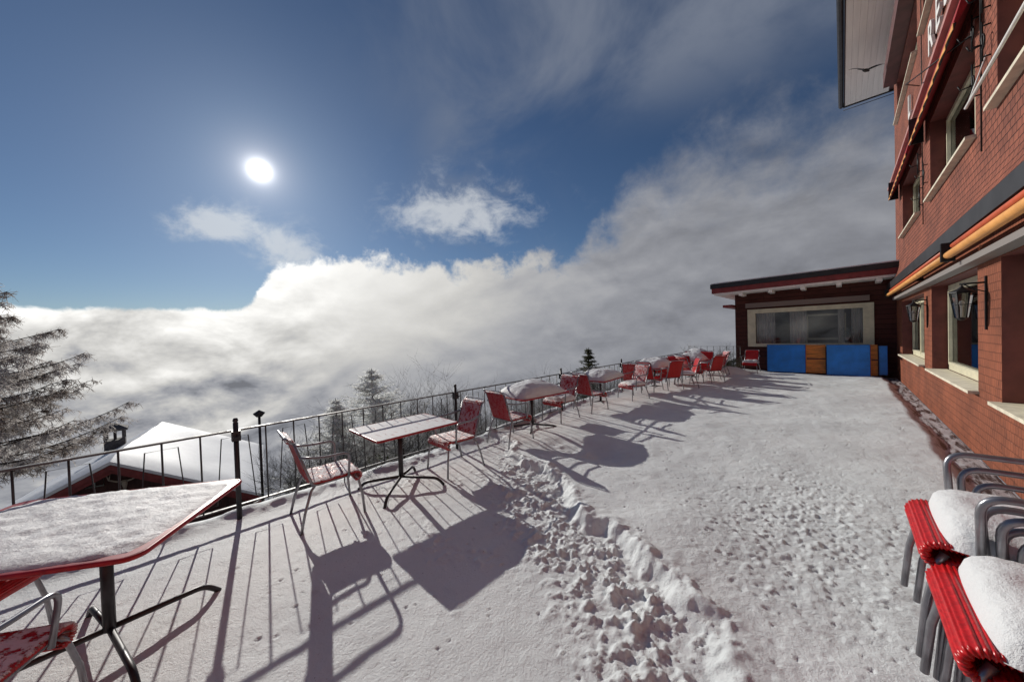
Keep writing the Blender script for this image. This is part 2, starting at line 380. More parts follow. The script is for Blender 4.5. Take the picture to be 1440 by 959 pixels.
# ------------------------------------------------------------------ terrace snow
EDGE = [(-5.2, 4.3), (-4.3, 3.95), (-3.75, 3.75), (-3.45, 3.42), (-2.79, 3.30), (-2.08, 2.93), (-1.39, 2.54), (-.93, 2.37), (-.63, 2.12), (-.42, 1.75), (-.25, 1.2), (-.05, .4), (.1, -1), (.2, -4)]
def terrace_h(x, y):
    wx = x + fbm(x, y, .45, 4, 3) * .16; wy = y + fbm(x, y, .45, 4, 9) * .16
    d = seg_dist(wx, wy, EDGE)           # deep snow where d > 0 (left of travel = +Y side)
    deep = sstep(d, -.05, .07)
    h = deep * .085
    lip = np.exp(-((d - .06) / .09) ** 2) * (.022 + .05 * fbm(x, y, .16, 3, 21))
    h = h + lip
    lumps = np.maximum(0, fbm(x, y, .075, 4, 31, .62) + .08)
    band = np.exp(-((d + .38) / .34) ** 2) * sstep(x + y * .0, -3.9, -2.6) + .35 * np.exp(-((d + .1) / .2) ** 2)
    band = band * (1 - .6 * sstep(y, 3.5, 4.2))
    h = h + band * lumps * (.05 + .05 * np.maximum(0, fbm(x, y, .35, 2, 35) + .1)) + band * .012 * fbm(x, y, .035, 2, 33)
    far2 = np.exp(-((d + 1.1) / .45) ** 2) * sstep(fbm(x, y, .5, 3, 44), .02, .35)
    h = h + far2 * np.maximum(0, fbm(x, y, .06, 3, 51) + .05) * .03
    h = h + fbm(x, y, .8, 4, 61) * .012 + fbm(x, y, .07, 3, 71) * .0035
    h = h + deep * (fbm(x, y, 1.6, 4, 81) * .05 + fbm(x, y, .25, 3, 84) * .010)
    h = h + deep * .04 * sstep(y, 5, 9) * sstep(-x, 2.0, 3.6)
    # trampled hollow below the round drift
    ho = np.exp(-(((x + 2.75) / .75) ** 2 + ((y - 4.25) / .38) ** 2) ** 1.5)
    h = h - ho * (.09 + .05 * fbm(x, y, .25, 3, 91))
    # snow banked along the railing
    h = h + .05 * np.exp(-((x + 4.5) / .12) ** 2) * (1 + 1.2 * fbm(x, y, .3, 3, 95))
    # melted gutter along the hotel wall
    g = sstep(x + .10 * fbm(x, y, 1.2, 3, 97), .84, 1.05)
    h = h * (1 - g * .92) + g * (.012 * fbm(x, y, .12, 3, 99))
    ga = sstep(y + .2 * fbm(x, y, 1.2, 3, 98), 15.9, 16.3) * sstep(x, -2.3, -1.8)
    h = h * (1 - ga * .8)
    return h
def axis(segs):
    out = [segs[0][0]]
    for a, b, s0, s1 in segs:
        x = a
        L = b - a; n = max(2, int(L / ((s0 + s1) / 2)))
        u = np.arange(1, n + 1) / n
        out += list(a + L * (u * s0 * 2 / (s0 + s1) + u * u * (1 - s0 * 2 / (s0 + s1))))
    return np.array(out)
xs = axis([(-4.62, -2.6, .016, .013), (-2.6, .6, .0105, .0105), (.6, 1.24, .0125, .0125)])
ys = axis([(-2.6, .2, .03, .016), (.2, 3.6, .0115, .0115), (3.6, 7, .0125, .028), (7, 16.48, .03, .07)])
XX, YY = np.meshgrid(xs, ys)
HH = terrace_h(XX, YY)
# paw prints and clumps fallen from the eaves: small pits and crumbs
prng = np.random.RandomState(5)
def pit(cx, cy, rx, ry, dep, rim=.3):
    ix0, ix1 = np.searchsorted(xs, [cx - rx * 3, cx + rx * 3]); iy0, iy1 = np.searchsorted(ys, [cy - ry * 3, cy + ry * 3])
    if ix1 - ix0 < 2 or iy1 - iy0 < 2: return
    q = ((XX[iy0:iy1, ix0:ix1] - cx) / rx) ** 2 + ((YY[iy0:iy1, ix0:ix1] - cy) / ry) ** 2
    HH[iy0:iy1, ix0:ix1] += -dep * np.exp(-q ** 1.5) + dep * rim * np.exp(-(np.sqrt(q) - 1.35) ** 2 * 6)
ed = seg_dist(np.zeros(1), np.zeros(1), EDGE)
cnt = 0
while cnt < 420:                      # dense patch in front of the hotel
    if cnt < 300: cx = prng.normal(-.25, .42); cy = prng.normal(3.9, .75)
    else: cx = prng.normal(.0, .35); cy = prng.normal(2.6, .8)
    cnt += 1
    if cx > .8 or seg_dist(np.array([cx]), np.array([cy]), EDGE)[0] < .2: continue
    r = prng.uniform(.008, .021) * (1 if prng.rand() < .85 else 1.7); pit(cx, cy, r * prng.uniform(.6, 1.8), r * prng.uniform(.7, 1.3), prng.uniform(.002, .011), prng.uniform(0, .5))
for k in range(900):                 # thin scatter over the whole deck
    cx = prng.uniform(-3.9, .7); cy = prng.uniform(.3, 9); r = prng.uniform(.008, .018)
    pit(cx, cy, r, r, prng.uniform(.004, .010), .5)
rough_patch = np.exp(-(((XX + .25) / .75) ** 2 + ((YY - 3.8) / 1.3) ** 2))
HH = HH - rough_patch * (np.maximum(0, fbm(XX, YY, .055, 3, 201)) * .022 - np.maximum(0, fbm(XX, YY, .04, 2, 211) - .12) * .03)
def np_grid_mesh(name, X, Y, Z, mt, kind=None, smooth=True):
    nr, nc = X.shape; me = D.meshes.new(name)
    vv = np.stack([X, Y, Z], -1).reshape(-1, 3).astype(np.float32)
    me.vertices.add(len(vv)); me.vertices.foreach_set('co', vv.ravel())
    i = np.arange(nr - 1)[:, None] * nc + np.arange(nc - 1)[None, :]
    q = np.stack([i, i + 1, i + nc + 1, i + nc], -1).reshape(-1, 4).astype(np.int32)
    me.loops.add(q.size); me.loops.foreach_set('vertex_index', q.ravel())
    me.polygons.add(len(q)); me.polygons.foreach_set('loop_start', np.arange(0, q.size, 4, dtype=np.int32)); me.polygons.foreach_set('loop_total', np.full(len(q), 4, np.int32))
    me.polygons.foreach_set('use_smooth', np.full(len(q), smooth))
    me.materials.append(mt); me.update(calc_edges=True)
    o = D.objects.new(name, me); C.objects.link(o)
    if kind: o['kind'] = kind
    return o
def terrace_mat():
    m_ = D.materials.new('terrace_snow'); m_.use_nodes = True; t = NT(m_.node_tree)
    out = t.node('ShaderNodeOutputMaterial'); b = t.node('ShaderNodeBsdfPrincipled'); t.l.new(b.outputs[0], out.inputs[0])
    tc = t.node('ShaderNodeTexCoord').outputs['Object']; sp = t.node('ShaderNodeSeparateXYZ'); t.l.new(tc, sp.inputs[0])
    n = t.noise(tc, 1.1, 8, .65)
    c = t.mix(t.rng(n, .3, .7), (.69, .72, .73), (.79, .82, .825))
    # wet asphalt and ice streaks along the wall
    st = t.noise(t.scale(tc, (9, 1.6, 1)), 1.4, 6, .65, .6)
    wob = t.m('ADD', sp.outputs[0], t.m('MULTIPLY', t.m('SUBTRACT', t.noise(tc, .9, 4, .6), .5), .25))
    wet = t.rng(wob, .84, 1.0)
    icy = t.rng(st, .40, .56)
    gc = t.mix(icy, (.055, .045, .045), (.55, .55, .57))
    c = t.mix(wet, c, gc)
    # bits of grit
    gr = t.noise(tc, 70, 2, .5)
    c = t.mix(t.m('MULTIPLY', t.rng(gr, .70, .74), .55), c, (.22, .19, .17))
    t.put(b.inputs['Base Color'], c); t.put(b.inputs['Roughness'], t.mix(wet, .6, .35, t='FLOAT')); b.inputs['Specular IOR Level'].default_value = .3
    h = t.m('ADD', t.m('MULTIPLY', t.noise(tc, 320, 3, .7), .5), t.m('MULTIPLY', t.noise(tc, 60, 5, .65), 1.8))
    bn = t.node('ShaderNodeBump'); bn.inputs['Strength'].default_value = .9; bn.inputs['Distance'].default_value = .005
    t.l.new(h, bn.inputs['Height']); t.l.new(bn.outputs[0], b.inputs['Normal'])
    return m_
np_grid_mesh('terrace_snow', XX, YY, HH, terrace_mat(), 'structure')
# terrace slab and its outer retaining wall below the railing
sb = MB().box(-4.60, 1.25, -6, 16.5, -2.6, -.14); sb.box(-4.60, 1.25, -6, -2.6, -.14, .03); sb.box(-4.6, -3.2, 16.5, 19, -2.6, -.02)
tag(sb.build('terrace_slab', mat('weathered_concrete', (.22, .21, .20), .9, var=.3, vscale=3, bump=.01)), kind='structure')

# ------------------------------------------------------------------ hillside
def hill_h(x, y):
    d = np.maximum(0, -4.6 - x)
    h = -1.15 - .34 * d - .0035 * d * d
    h = np.maximum(h, -1.15 - .34 * d - .35 * d * .35)
    h = h + fbm(x, y, 5, 5, 11) * 1.0 * sstep(d, .5, 5) + fbm(x, y, .6, 4, 12) * .22
    # rises towards the terrace end
    h = h + 1.1 * sstep(y, 11, 18) * np.exp(-d / 4)
    return h
hx = -4.55 - np.concatenate([np.arange(0, 12, .12), np.geomspace(12, 900, 90)]); hx = hx[::-1]
hy = np.concatenate([-np.geomspace(12, 900, 50)[::-1], np.arange(-11.8, 30, .15), np.geomspace(30, 900, 50)])
HX, HY = np.meshgrid(hx, hy)
def slope_mat():
    m_ = D.materials.new('hillside'); m_.use_nodes = True; t = NT(m_.node_tree)
    out = t.node('ShaderNodeOutputMaterial'); b = t.node('ShaderNodeBsdfPrincipled'); t.l.new(b.outputs[0], out.inputs[0])
    tc = t.node('ShaderNodeTexCoord').outputs['Object']
    a = t.noise(tc, .5, 6, .6); c2 = t.noise(tc, 9, 6, .7)
    f = t.rng(t.m('ADD', t.m('MULTIPLY', a, .5), t.m('MULTIPLY', c2, .6)), .50, .64)
    c = t.mix(f, (.035, .035, .022), (.62, .62, .65))
    t.put(b.inputs['Base Color'], c); b.inputs['Roughness'].default_value = .9
    bn = t.node('ShaderNodeBump'); bn.inputs['Distance'].default_value = .08; t.l.new(c2, bn.inputs['Height']); t.l.new(bn.outputs[0], b.inputs['Normal'])
    return m_
np_grid_mesh('hillside', HX, HY, hill_h(HX, HY), slope_mat(), 'structure')
def hz(x, y): return float(hill_h(np.array([float(x)]), np.array([float(y)]))[0])

# ------------------------------------------------------------------ hotel building
WX = 1.25
def wall_cells(ysp, zsp, holes, x0, x1):
    """solid wall x0..x1 with rectangular holes (y0,y1,z0,z1); faces only towards empty cells"""
    ys_ = sorted(set(ysp) | {h[0] for h in holes} | {h[1] for h in holes}); zs_ = sorted(set(zsp) | {h[2] for h in holes} | {h[3] for h in holes})
    def solid(i, j):
        if i < 0 or j < 0 or i >= len(ys_) - 1 or j >= len(zs_) - 1: return False
        cy = (ys_[i] + ys_[i + 1]) / 2; cz = (zs_[j] + zs_[j + 1]) / 2
        return not any(h[0] < cy < h[1] and h[2] < cz < h[3] for h in holes)
    front = MB(); rev = MB()
    for i in range(len(ys_) - 1):
        for j in range(len(zs_) - 1):
            if not solid(i, j): continue
            a, b, c, d = ys_[i], ys_[i + 1], zs_[j], zs_[j + 1]
            front.add([(x0, a, c), (x0, b, c), (x0, b, d), (x0, a, d)], [(0, 1, 2, 3)])
            rev.add([(x1, a, c), (x1, b, c), (x1, b, d), (x1, a, d)], [(3, 2, 1, 0)])
            if not solid(i - 1, j): rev.add([(x0, a, c), (x1, a, c), (x1, a, d), (x0, a, d)], [(0, 1, 2, 3)])
            if not solid(i + 1, j): rev.add([(x0, b, c), (x1, b, c), (x1, b, d), (x0, b, d)], [(3, 2, 1, 0)])
            if not solid(i, j - 1): rev.add([(x0, a, c), (x1, a, c), (x1, b, c), (x0, b, c)], [(3, 2, 1, 0)])
            if not solid(i, j + 1): rev.add([(x0, a, d), (x1, a, d), (x1, b, d), (x0, b, d)], [(0, 1, 2, 3)])
    return front, rev
hotel = thing('hotel_building', 'tall red shingled hotel with awnings and cream windows along the right side of the terrace', 'building', (WX, 8, 0))
HO = Vector((WX, 8, 0))
def loc(mb, o=HO):
    mb.v = [(p[0] - o[0], p[1] - o[1], p[2] - o[2]) for p in mb.v]; return mb
G_H = [(2.6, 6.42, .86, 2.46), (7.33, 10.5, .86, 2.46), (11.35, 15.1, .86, 2.40)]
U_H = [(2.9, 6.5, 4.15, 5.62), (7.37, 10.5, 4.15, 5.62), (11.7, 14.7, 4.2, 5.62)]
T_H = [(4.3, 7.4, 7.7, 9.0), (8.1, 11.07, 7.7, 9.0), (11.9, 15.7, 7.8, 9.0)]
fr, rv = wall_cells([-6, 16.5], [0, 2.95], G_H, WX, WX + .34); loc(fr).build('ground_floor_wall', WALLG, hotel, fix=False); loc(rv).build('window_reveals', REVEAL, hotel, fix=False)
fr, rv = wall_cells([-6, 16.5], [2.95, 5.95], U_H, WX, WX + .34); loc(fr).build('upper_floor_wall', WALLU, hotel, fix=False); loc(rv).build('window_reveals', REVEAL, hotel, fix=False)
fr, rv = wall_cells([-6, 16.5], [5.95, 10.05], T_H, WX, WX + .34); loc(fr).build('top_floor_wall', WALLU, hotel, fix=False); loc(rv).build('window_reveals', REVEAL, hotel, fix=False)
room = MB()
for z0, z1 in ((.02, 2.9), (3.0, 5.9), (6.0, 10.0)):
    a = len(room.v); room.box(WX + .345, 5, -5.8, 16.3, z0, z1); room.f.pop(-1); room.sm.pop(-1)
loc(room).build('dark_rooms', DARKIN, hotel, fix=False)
loc(MB().box(WX + .36, 9, 16.35, 16.49, 0, 10.04)).build('end_wall', WALLU, hotel)
loc(MB().box(5.02, 9, -6, 16.33, 0, 10.04)).build('rear_block', WALLU, hotel)
# flared shingle skirts over each storey
def flare(ztop, zbot, xo, y0, y1, name):
    n = 14; prof = [(WX - .004 - (xo) * (k / n) ** 2.3, ztop + (zbot - ztop) * k / n) for k in range(n + 1)]
    m_ = MB(); m_.grid([[(x, y, z) for x, z in prof] for y in (y0, y1)])
    m_.add([(prof[-1][0], y0, zbot), (WX, y0, zbot), (WX, y1, zbot), (prof[-1][0], y1, zbot)], [(0, 1, 2, 3)])
    for y in (y0, y1): m_.add([(x, y, z) for x, z in prof] + [(WX, y, zbot)], [tuple(range(n + 2))])
    loc(m_).build(name, WALLU, hotel)
flare(3.72, 3.02, .17, -6, 16.52, 'shingle_skirt'); flare(6.62, 6.12, .13, -6, 16.52, 'shingle_skirt')
loc(MB().box(1.035, WX - .003, -6, 16.54, 2.82, 3.015)).build('black_flashing', BLACKM, hotel)
loc(MB().box(1.085, WX - .003, -6, 16.54, 6.04, 6.115)).build('pink_moulding', PINK, hotel)
# windows with frame, pane, curtain, sill
def window(y0, y1, z0, z1, depth=.2, mull=None, sillout=.09, curtain=None):
    e = WX + depth; fw = .085
    m_ = MB(); m_.box(e, e + .06, y0 + .004, y0 + fw, z0 + .004, z1 - .004); m_.box(e, e + .06, y1 - fw, y1 - .004, z0 + .004, z1 - .004)
    m_.box(e, e + .06, y0 + fw, y1 - fw, z0 + .004, z0 + fw + .03); m_.box(e, e + .06, y0 + fw, y1 - fw, z1 - fw, z1 - .004)
    ms = [(y0 + y1) / 2] if mull is None else mull
    for q in ms: m_.box(e, e + .06, q - .055, q + .055, z0 + fw + .03, z1 - fw)
    e2 = e - .016                                  # sash beads stand a little proud
    edges = [y0 + fw] + [v for q in ms for v in (q - .055, q + .055)] + [y1 - fw]
    for a, b in zip(edges[::2], edges[1::2]):
        m_.box(e2, e + .03, a - .01, a + .035, z0 + fw + .02, z1 - fw + .01); m_.box(e2, e + .03, b - .035, b + .01, z0 + fw + .02, z1 - fw + .01)
        m_.box(e2, e + .03, a + .035, b - .035, z0 + fw + .02, z0 + fw + .065); m_.box(e2, e + .03, a + .035, b - .035, z1 - fw - .035, z1 - fw + .01)
    f = loc(m_).build('window', CREAM, hotel)
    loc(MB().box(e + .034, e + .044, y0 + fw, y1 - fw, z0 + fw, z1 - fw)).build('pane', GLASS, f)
    sl_ = MB().box(WX - sillout, e - .02, y0 - .05, y1 + .05, z0 - .035, z0 + .003)
    loc(sl_).build('sill', SILLM, f)
    for ca, cb in (curtain or []):
        rows = []
        for k in range(41):
            u = k / 40; y = ca + (cb - ca) * u; rows.append([(e + .16 + .025 * math.sin(u * 40), y, z) for z in (z0 + .1, z1 - .05)])
        loc(MB().grid(rows)).build('curtain', CURT, f)
    return f
window(2.62, 6.40, .862, 2.455); window(7.35, 10.48, .862, 2.455, mull=[], curtain=[(7.6, 8.9)]); window(11.37, 15.08, .862, 2.395, mull=[12.3, 13.6], curtain=[(12.4, 12.9)])
window(2.92, 6.48, 4.152, 5.615); window(7.39, 10.48, 4.152, 5.615, mull=[8.4], curtain=[(8.6, 9.3)]); window(11.72, 14.68, 4.202, 5.615, mull=[12.7])
window(4.32, 7.38, 7.702, 8.995); window(8.12, 11.05, 7.702, 8.995); window(11.92, 15.68, 7.802, 8.995, mull=[13.2, 14.4])
# lower roller awning, rolled in, in two lengths
def roller(y0, y1):
    m_ = MB(); m_.tube([(1.00, y0, 2.635), (1.00, y1, 2.635)], .044, 14); a = loc(m_).build('roller_awning', ORANGE, hotel)
    loc(MB().tube([(1.045, y0 + .02, 2.752), (1.045, y1 - .02, 2.752)], .036, 12)).build('roller_tube', ORRED, a)
    for ya in (y0 - .03, y1 + .004): loc(MB().box(.94, 1.06, ya, ya + .026, 2.56, 2.80)).build('end_bracket', IRON, a)
    m2 = MB(); m2.box(1.06, WX - .004, (y0 + y1) / 2 - .03, (y0 + y1) / 2 + .03, 2.66, 2.73); loc(m2).build('bracket', IRON, a)
roller(2.2, 7.20); roller(7.28, 15.5)
loc(MB().box(1.10, WX - .004, 2.3, 15.6, 2.475, 2.545)).build('awning_board', mat('grey_board', (.22, .2, .19), .6), hotel)
# upper red awnings with orange scalloped valance
def red_awning(y0, y1, zt=5.99, zb=5.46, out=.20, nsc=None):
    m_ = MB(); m_.prism([(WX - .01, zt), (WX - .01, zt - .12), (WX - out, zb), (WX - out - .02, zb + .03), (WX - .10, zt)], 'y', y0, y1)
    a = loc(m_).build('red_awning', AWRED, hotel)
    n = nsc or int((y1 - y0) / .42); rows = [[], []]
    v = MB(); st = (y1 - y0) / n
    for k in range(n):
        ya = y0 + k * st; pts = [(ya, zb + .02), (ya + st, zb + .02)] + [(ya + st * (1 - u), zb + .004 - .062 * u ** 1.6) for u in (0, .25, .5, .75, .95, 1)]
        v.prism([(p[0], p[1]) for p in pts], 'x', WX - out - .028, WX - out - .022)
    loc(v).build('scalloped_valance', ORANGE, a)
    b = MB(); b.tube([(WX - out - .01, y0, zb + .005), (WX - out - .01, y1, zb + .005)], .014, 8); loc(b).build('front_bar', DARK, a)
    loc(MB().box(WX - .22, WX - .02, y1 + .003, y1 + .02, zb, zt)).build('end_cap', BLACKM, a)
red_awning(7.0, 11.0); red_awning(11.5, 15.4); red_awning(2.4, 6.3)
loc(MB().box(WX - .27, WX - .004, 9.0, 15.9, 9.06, 9.5)).build('maroon_awning_box', MAROON, hotel)
loc(MB().box(WX - .27, WX - .004, 3.0, 8.7, 9.06, 9.5)).build('maroon_awning_box', MAROON, hotel)
# awning front bar in front of the near upper window
r1 = MB(); r1.tube([(1.10, 2.4, 4.35), (1.10, 6.9, 4.35)], .016, 8); r1.tube([(1.10, 2.9, 4.35), (WX + .01, 2.9, 4.75)], .01, 6); r1.tube([(1.10, 6.8, 4.35), (WX, 6.9, 4.9)], .01, 6)
loc(r1).build('awning_bar', WHITE, hotel)
# iron brackets, wires and downpipe
def scroll(y, z, s=1.0):
    m_ = MB(); pts = []
    for k in range(22):
        a = k / 21 * 4.6; r = (.015 + .028 * a) * s; pts.append((WX - .06, y + r * math.cos(a), z + r * math.sin(a)))
    m_.tube(pts, .008, 6); m_.tube([(WX - .06, y, z + .26 * s), (WX - .06, y, z - .3 * s)], .009, 6)
    m_.tube([(WX, y, z + .2 * s), (WX - .06, y, z + .2 * s)], .009, 6); m_.tube([(WX, y, z - .24 * s), (WX - .06, y, z - .24 * s)], .009, 6)
    m_.tube([(WX - .06, y, z - .05), (WX - .15, y, z - .07), (WX - .17, y, z - .01)], .008, 6)
    loc(m_).build('iron_bracket', IRON, hotel)
for y, z in ((7.15, 5.35), (7.15, 4.75), (6.72, 5.55), (10.75, 4.75), (11.3, 4.45), (11.45, 5.2), (6.72, 5.0)): scroll(y, z, .8)
wr = MB()
for y in (6.95, 11.1): wr.tube([(WX - .03, y, 3.8), (WX - .03, y, 9.9)], .008, 6)
wr.tube([(WX - .05, 11.2, 6.7), (WX - .38, 9.6, 6.1), (WX - .05, 7.2, 5.35)], .010, 6)
loc(wr).build('cable', IRON, hotel)
# eaves
ev = MB()
for k in range(8): ev.box(.15 + k * .1395, .15 + (k + 1) * .1395 - .003, -6, 18.4, 10.06, 10.085)
loc(ev).build('soffit', SOFFIT, hotel)
loc(MB().box(.13, 9.5, -6, 18.42, 10.09, 10.16)).build('roof_slab', MAROON, hotel)
loc(MB().box(1.6, 9.0, 16.52, 18.4, 10.06, 10.085)).build('gable_soffit', SOFFIT, hotel)
gt = MB(); n = 10
prof = [(.045 + .065 * math.cos(a), 10.12 + .065 * math.sin(a)) for a in [math.pi + math.pi * k / n for k in range(n + 1)]]
gt.grid([[(x, y, z) for x, z in prof] for y in (-6, 18.5)]); gt.tube([(-.02, -6, 10.125), (-.02, 18.5, 10.125)], .012, 6)
gt.box(.115, .128, -6, 18.45, 10.04, 10.26); gt.box(.1, 9.5, 18.43, 18.47, 10.03, 10.22); gt.tube([(.1, 18.6, 10.0), (3, 18.6, 10.0)], .012, 6)
loc(gt).build('gutter', DARK, hotel)
loc(MB().box(.14, 9.5, -6, 18.44, 10.165, 10.36)).build('roof_snow', ROOFSNOW, hotel)
# wall lettering: the part of the word in view
def letter(ch, y, z, size):
    cu = D.curves.new('letter', 'FONT'); cu.body = ch; cu.size = size; cu.extrude = .02; cu.align_x = 'CENTER'; cu.offset = .012 * size
    tmp = D.objects.new('letter_tmp', cu); C.objects.link(tmp); bpy.context.view_layer.update()
    me = D.meshes.new_from_object(tmp.evaluated_get(bpy.context.evaluated_depsgraph_get())); D.objects.remove(tmp); me.name = 'letter'
    me.materials.clear(); me.materials.append(WHITE)
    o = link('letter', me, hotel); o.rotation_euler = (R_(90), 0, R_(-90)); o.location = (WX - .05 - HO.x, y - HO.y, z)
for ch, y in (('L', 12.55), ('R', 9.82), ('E', 9.15), ('S', 8.5), ('T', 7.85)): letter(ch, y, 6.64, .78)
# lanterns
def make_lantern():
    r = thing('wall_lantern', 'black wrought iron lantern on the brick red pier beside the nearest ground floor window', 'lantern', (WX, 6.93, 1.95), group='lanterns on the hotel wall')
    m_ = MB(); m_.box(-.02, -.002, -.022, .022, -.34, .42); r_ = m_.build('wall_bar', IRON, r)
    m_ = MB(); m_.tube([(-.01, 0, .33), (-.24, 0, .33)], .013, 8); m_.tube([(-.02, 0, .20), (-.1, 0, .24), (-.2, 0, .32)], .008, 6); m_.tube([(-.22, 0, .33), (-.22, 0, .27)], .01, 6); m_.build('arm', IRON, r)
    cx = -.22
    m_ = MB(); m_.lathe([(.012, .30), (.03, .275), (.05, .26), (.125, .215), (.128, .205), (.02, .205)], 6, (cx, 0, 0), False); m_.build('cap', IRON, r); m_ = MB(); m_.lathe([(.01, -.20), (.035, -.19), (.06, -.165), (.07, -.16), (.0, -.15)], 6, (cx, 0, 0), False); m_.build('finial', IRON, r)
    m_ = MB()
    for k in range(6):
        a = k * math.pi / 3; c, s = math.cos(a), math.sin(a)
        m_.tube([(cx + .115 * c, .115 * s, .205), (cx + .09 * c, .09 * s, .03), (cx + .065 * c, .065 * s, -.16)], .007, 5)
    m_.tube([(cx + .09 * math.cos(a_ * math.pi / 3), .09 * math.sin(a_ * math.pi / 3), .03) for a_ in range(6)], .006, 5, closed=True)
    m_.tube([(cx + .115 * math.cos(a_ * math.pi / 3), .115 * math.sin(a_ * math.pi / 3), .2) for a_ in range(6)], .008, 5, closed=True); m_.build('cage', IRON, r)
    MB().lathe([(.105, .20), (.083, .03), (.06, -.155)], 6, (cx, 0, 0), False).build('glass', glass_mat('lantern_glass', (.8, .8, .8), 2.5), r)
    MB().lathe([(.0, .09), (.02, .08), (.028, .05), (.02, .02), (.012, -.01), (.012, -.15)], 10, (cx, 0, 0)).build('bulb', WHITE, r)
    return reg(r)
lan = make_lantern(); lan.scale = (.85, .85, .85)
dup(lan, (WX, 10.93, 1.95), label='smaller looking black iron lantern on the pier near the annex corner')
# bird by the eaves
bd = MB()
def wing(s):
    return [[(0.0 + .02 * u, s * (.02 + .30 * u), .02 + .07 * math.sin(u * 2.2)) , (.09 - .02 * u, s * (.02 + .30 * u), .03 + .07 * math.sin(u * 2.2)), (-.07 + .10 * u * u, s * (.02 + .30 * u), .015 + .07 * math.sin(u * 2.2))] for u in [k / 8 for k in range(9)]]
for s in (-1, 1):
    top = []; 
    for k in range(9):
        u = k / 8; zc = .02 + .08 * math.sin(u * 2.2); le = .07 - .10 * u * u + .05 * math.sin(u * 3.1); te = -.07 + .02 * u + (.02 if k % 2 else 0) * u
        y = s * (.02 + .36 * u); th = .012 * (1 - u) + .003
        top.append([(le, y, zc), ((le + te) / 2, y, zc + th), (te, y, zc), ((le + te) / 2, y, zc - th), (le, y, zc)])
    bd.grid(top)
bd.tube([(.2, 0, .02), (.17, 0, .025), (.12, 0, .03), (.02, 0, .02), (-.1, 0, .01), (-.2, 0, .012)], [.004, .022, .03, .045, .03, .01], 10)
bd.prism([(-.14, -.02), (-.3, -.07), (-.32, 0), (-.3, .07), (-.14, .02)], 'z', .008, .016)
bo = bd.build('bird', mat('dark_feathers', (.02, .02, .022), .7)); bo.location = (.56, 14.8, 9.25); bo.rotation_euler = (R_(25), R_(-10), R_(70)); bo.scale = (1.1, 1.1, 1.1)
tag(bo, 'dark bird gliding with spread wings under the white eaves', 'bird')

# ------------------------------------------------------------------ annex
AX = Vector((-1, 16.5, 0))
annex = thing('annex_building', 'low dark brown annex with a flat snow edged roof and a wide cream window', 'building', tuple(AX))
def acells():
    m_ = MB(); hole = (-2.62, .62, 1.12, 2.42)
    xs_ = [-3.17, hole[0], hole[1], 1.62]; zs_ = [-.2, hole[2], hole[3], 3.3]
    for i in range(3):
        for j in range(3):
            if i == 1 and j == 1: continue
            m_.add([(xs_[i], 16.5, zs_[j]), (xs_[i + 1], 16.5, zs_[j]), (xs_[i + 1], 16.5, zs_[j + 1]), (xs_[i], 16.5, zs_[j + 1])], [(0, 1, 2, 3)])
    a, b, c, d = hole
    for q in ([(a, c), (b, c)], [(b, c), (b, d)], [(b, d), (a, d)], [(a, d), (a, c)]):
        (x0, z0), (x1, z1) = q; m_.add([(x0, 16.5, z0), (x1, 16.5, z1), (x1, 16.72, z1), (x0, 16.72, z0)], [(0, 1, 2, 3)])
    m_.box(-3.17, -3.0, 16.503, 22, -.2, 3.3)
    return m_
loc(acells(), AX).build('wall', BROWNW, annex, fix=False)
rb = MB().box(-2.98, 1.6, 16.73, 21, .02, 3.1); rb.f.pop(2); rb.sm.pop(2)
loc(rb, AX).build('dark_room', mat('dim_room', (.30, .25, .21), .9, var=.3, vscale=1), annex, fix=False)
sl = lambda x: .017 * (x + 3.82)
def slab(x0, x1, y0, y1, za, zb, nm, mt):
    m_ = MB(); m_.add([(x0, y0, za + sl(x0)), (x1, y0, za + sl(x1)), (x1, y1, za + sl(x1)), (x0, y1, za + sl(x0)), (x0, y0, zb + sl(x0)), (x1, y0, zb + sl(x1)), (x1, y1, zb + sl(x1)), (x0, y1, zb + sl(x0))],
          [(0, 3, 2, 1), (4, 5, 6, 7), (0, 1, 5, 4), (1, 2, 6, 5), (2, 3, 7, 6), (3, 0, 4, 7)]); return loc(m_, AX).build(nm, mt, annex)
slab(-3.80, 1.24, 15.62, 22, 3.19, 3.38, 'fascia_band', CHROOF)
slab(-3.84, 1.245, 15.58, 22, 3.383, 3.56, 'roof_edge', BLACKM)
slab(-3.80, 1.245, 15.6, 22, 3.563, 3.60, 'roof_snow', ROOFSNOW)
slab(-3.72, 1.24, 15.66, 22, 3.12, 3.187, 'soffit', SOFFIT)
for k in range(5):
    x = -2.9 + k * .92; slab(x, x + .13, 15.75, 16.6, 3.02, 3.117, 'rafter_end', SOFFIT)
loc(MB().box(-3.5, -3.18, 16.0, 20, 2.62, 2.72), AX).build('side_gutter', CHROOF, annex)
m_ = MB(); a, b, c, d = -2.74, .75, 1.02, 2.49
m_.box(a, a + .26, 16.44, 16.56, c, d); m_.box(b - .26, b, 16.44, 16.56, c, d); m_.box(a + .26, b - .26, 16.44, 16.56, d - .16, d); m_.box(a + .26, b - .26, 16.44, 16.56, c, c + .12)
wf = loc(m_, AX).build('window', CREAM, annex)
loc(MB().box(a + .26, b - .26, 16.545, 16.552, c + .12, d - .16), AX).build('pane', GLASS, wf)
loc(MB().box(a - .05, b - .1, 16.36, 16.495, 2.56, 2.74), AX).build('shutter_box', mat('brown_grey_box', (.2, .15, .13), .6), annex)
for ca, cb in ((-2.5, -1.9), (-1.45, -.95), (-.12, .05), (.22, .5)):
    rows = [[(ca + (cb - ca) * k / 30, 16.8 + .03 * math.sin(k * 1.1), z) for z in (1.1, 2.4)] for k in range(31)]
    loc(MB().grid(rows), AX).build('curtain', CURT, wf)
m_ = MB()
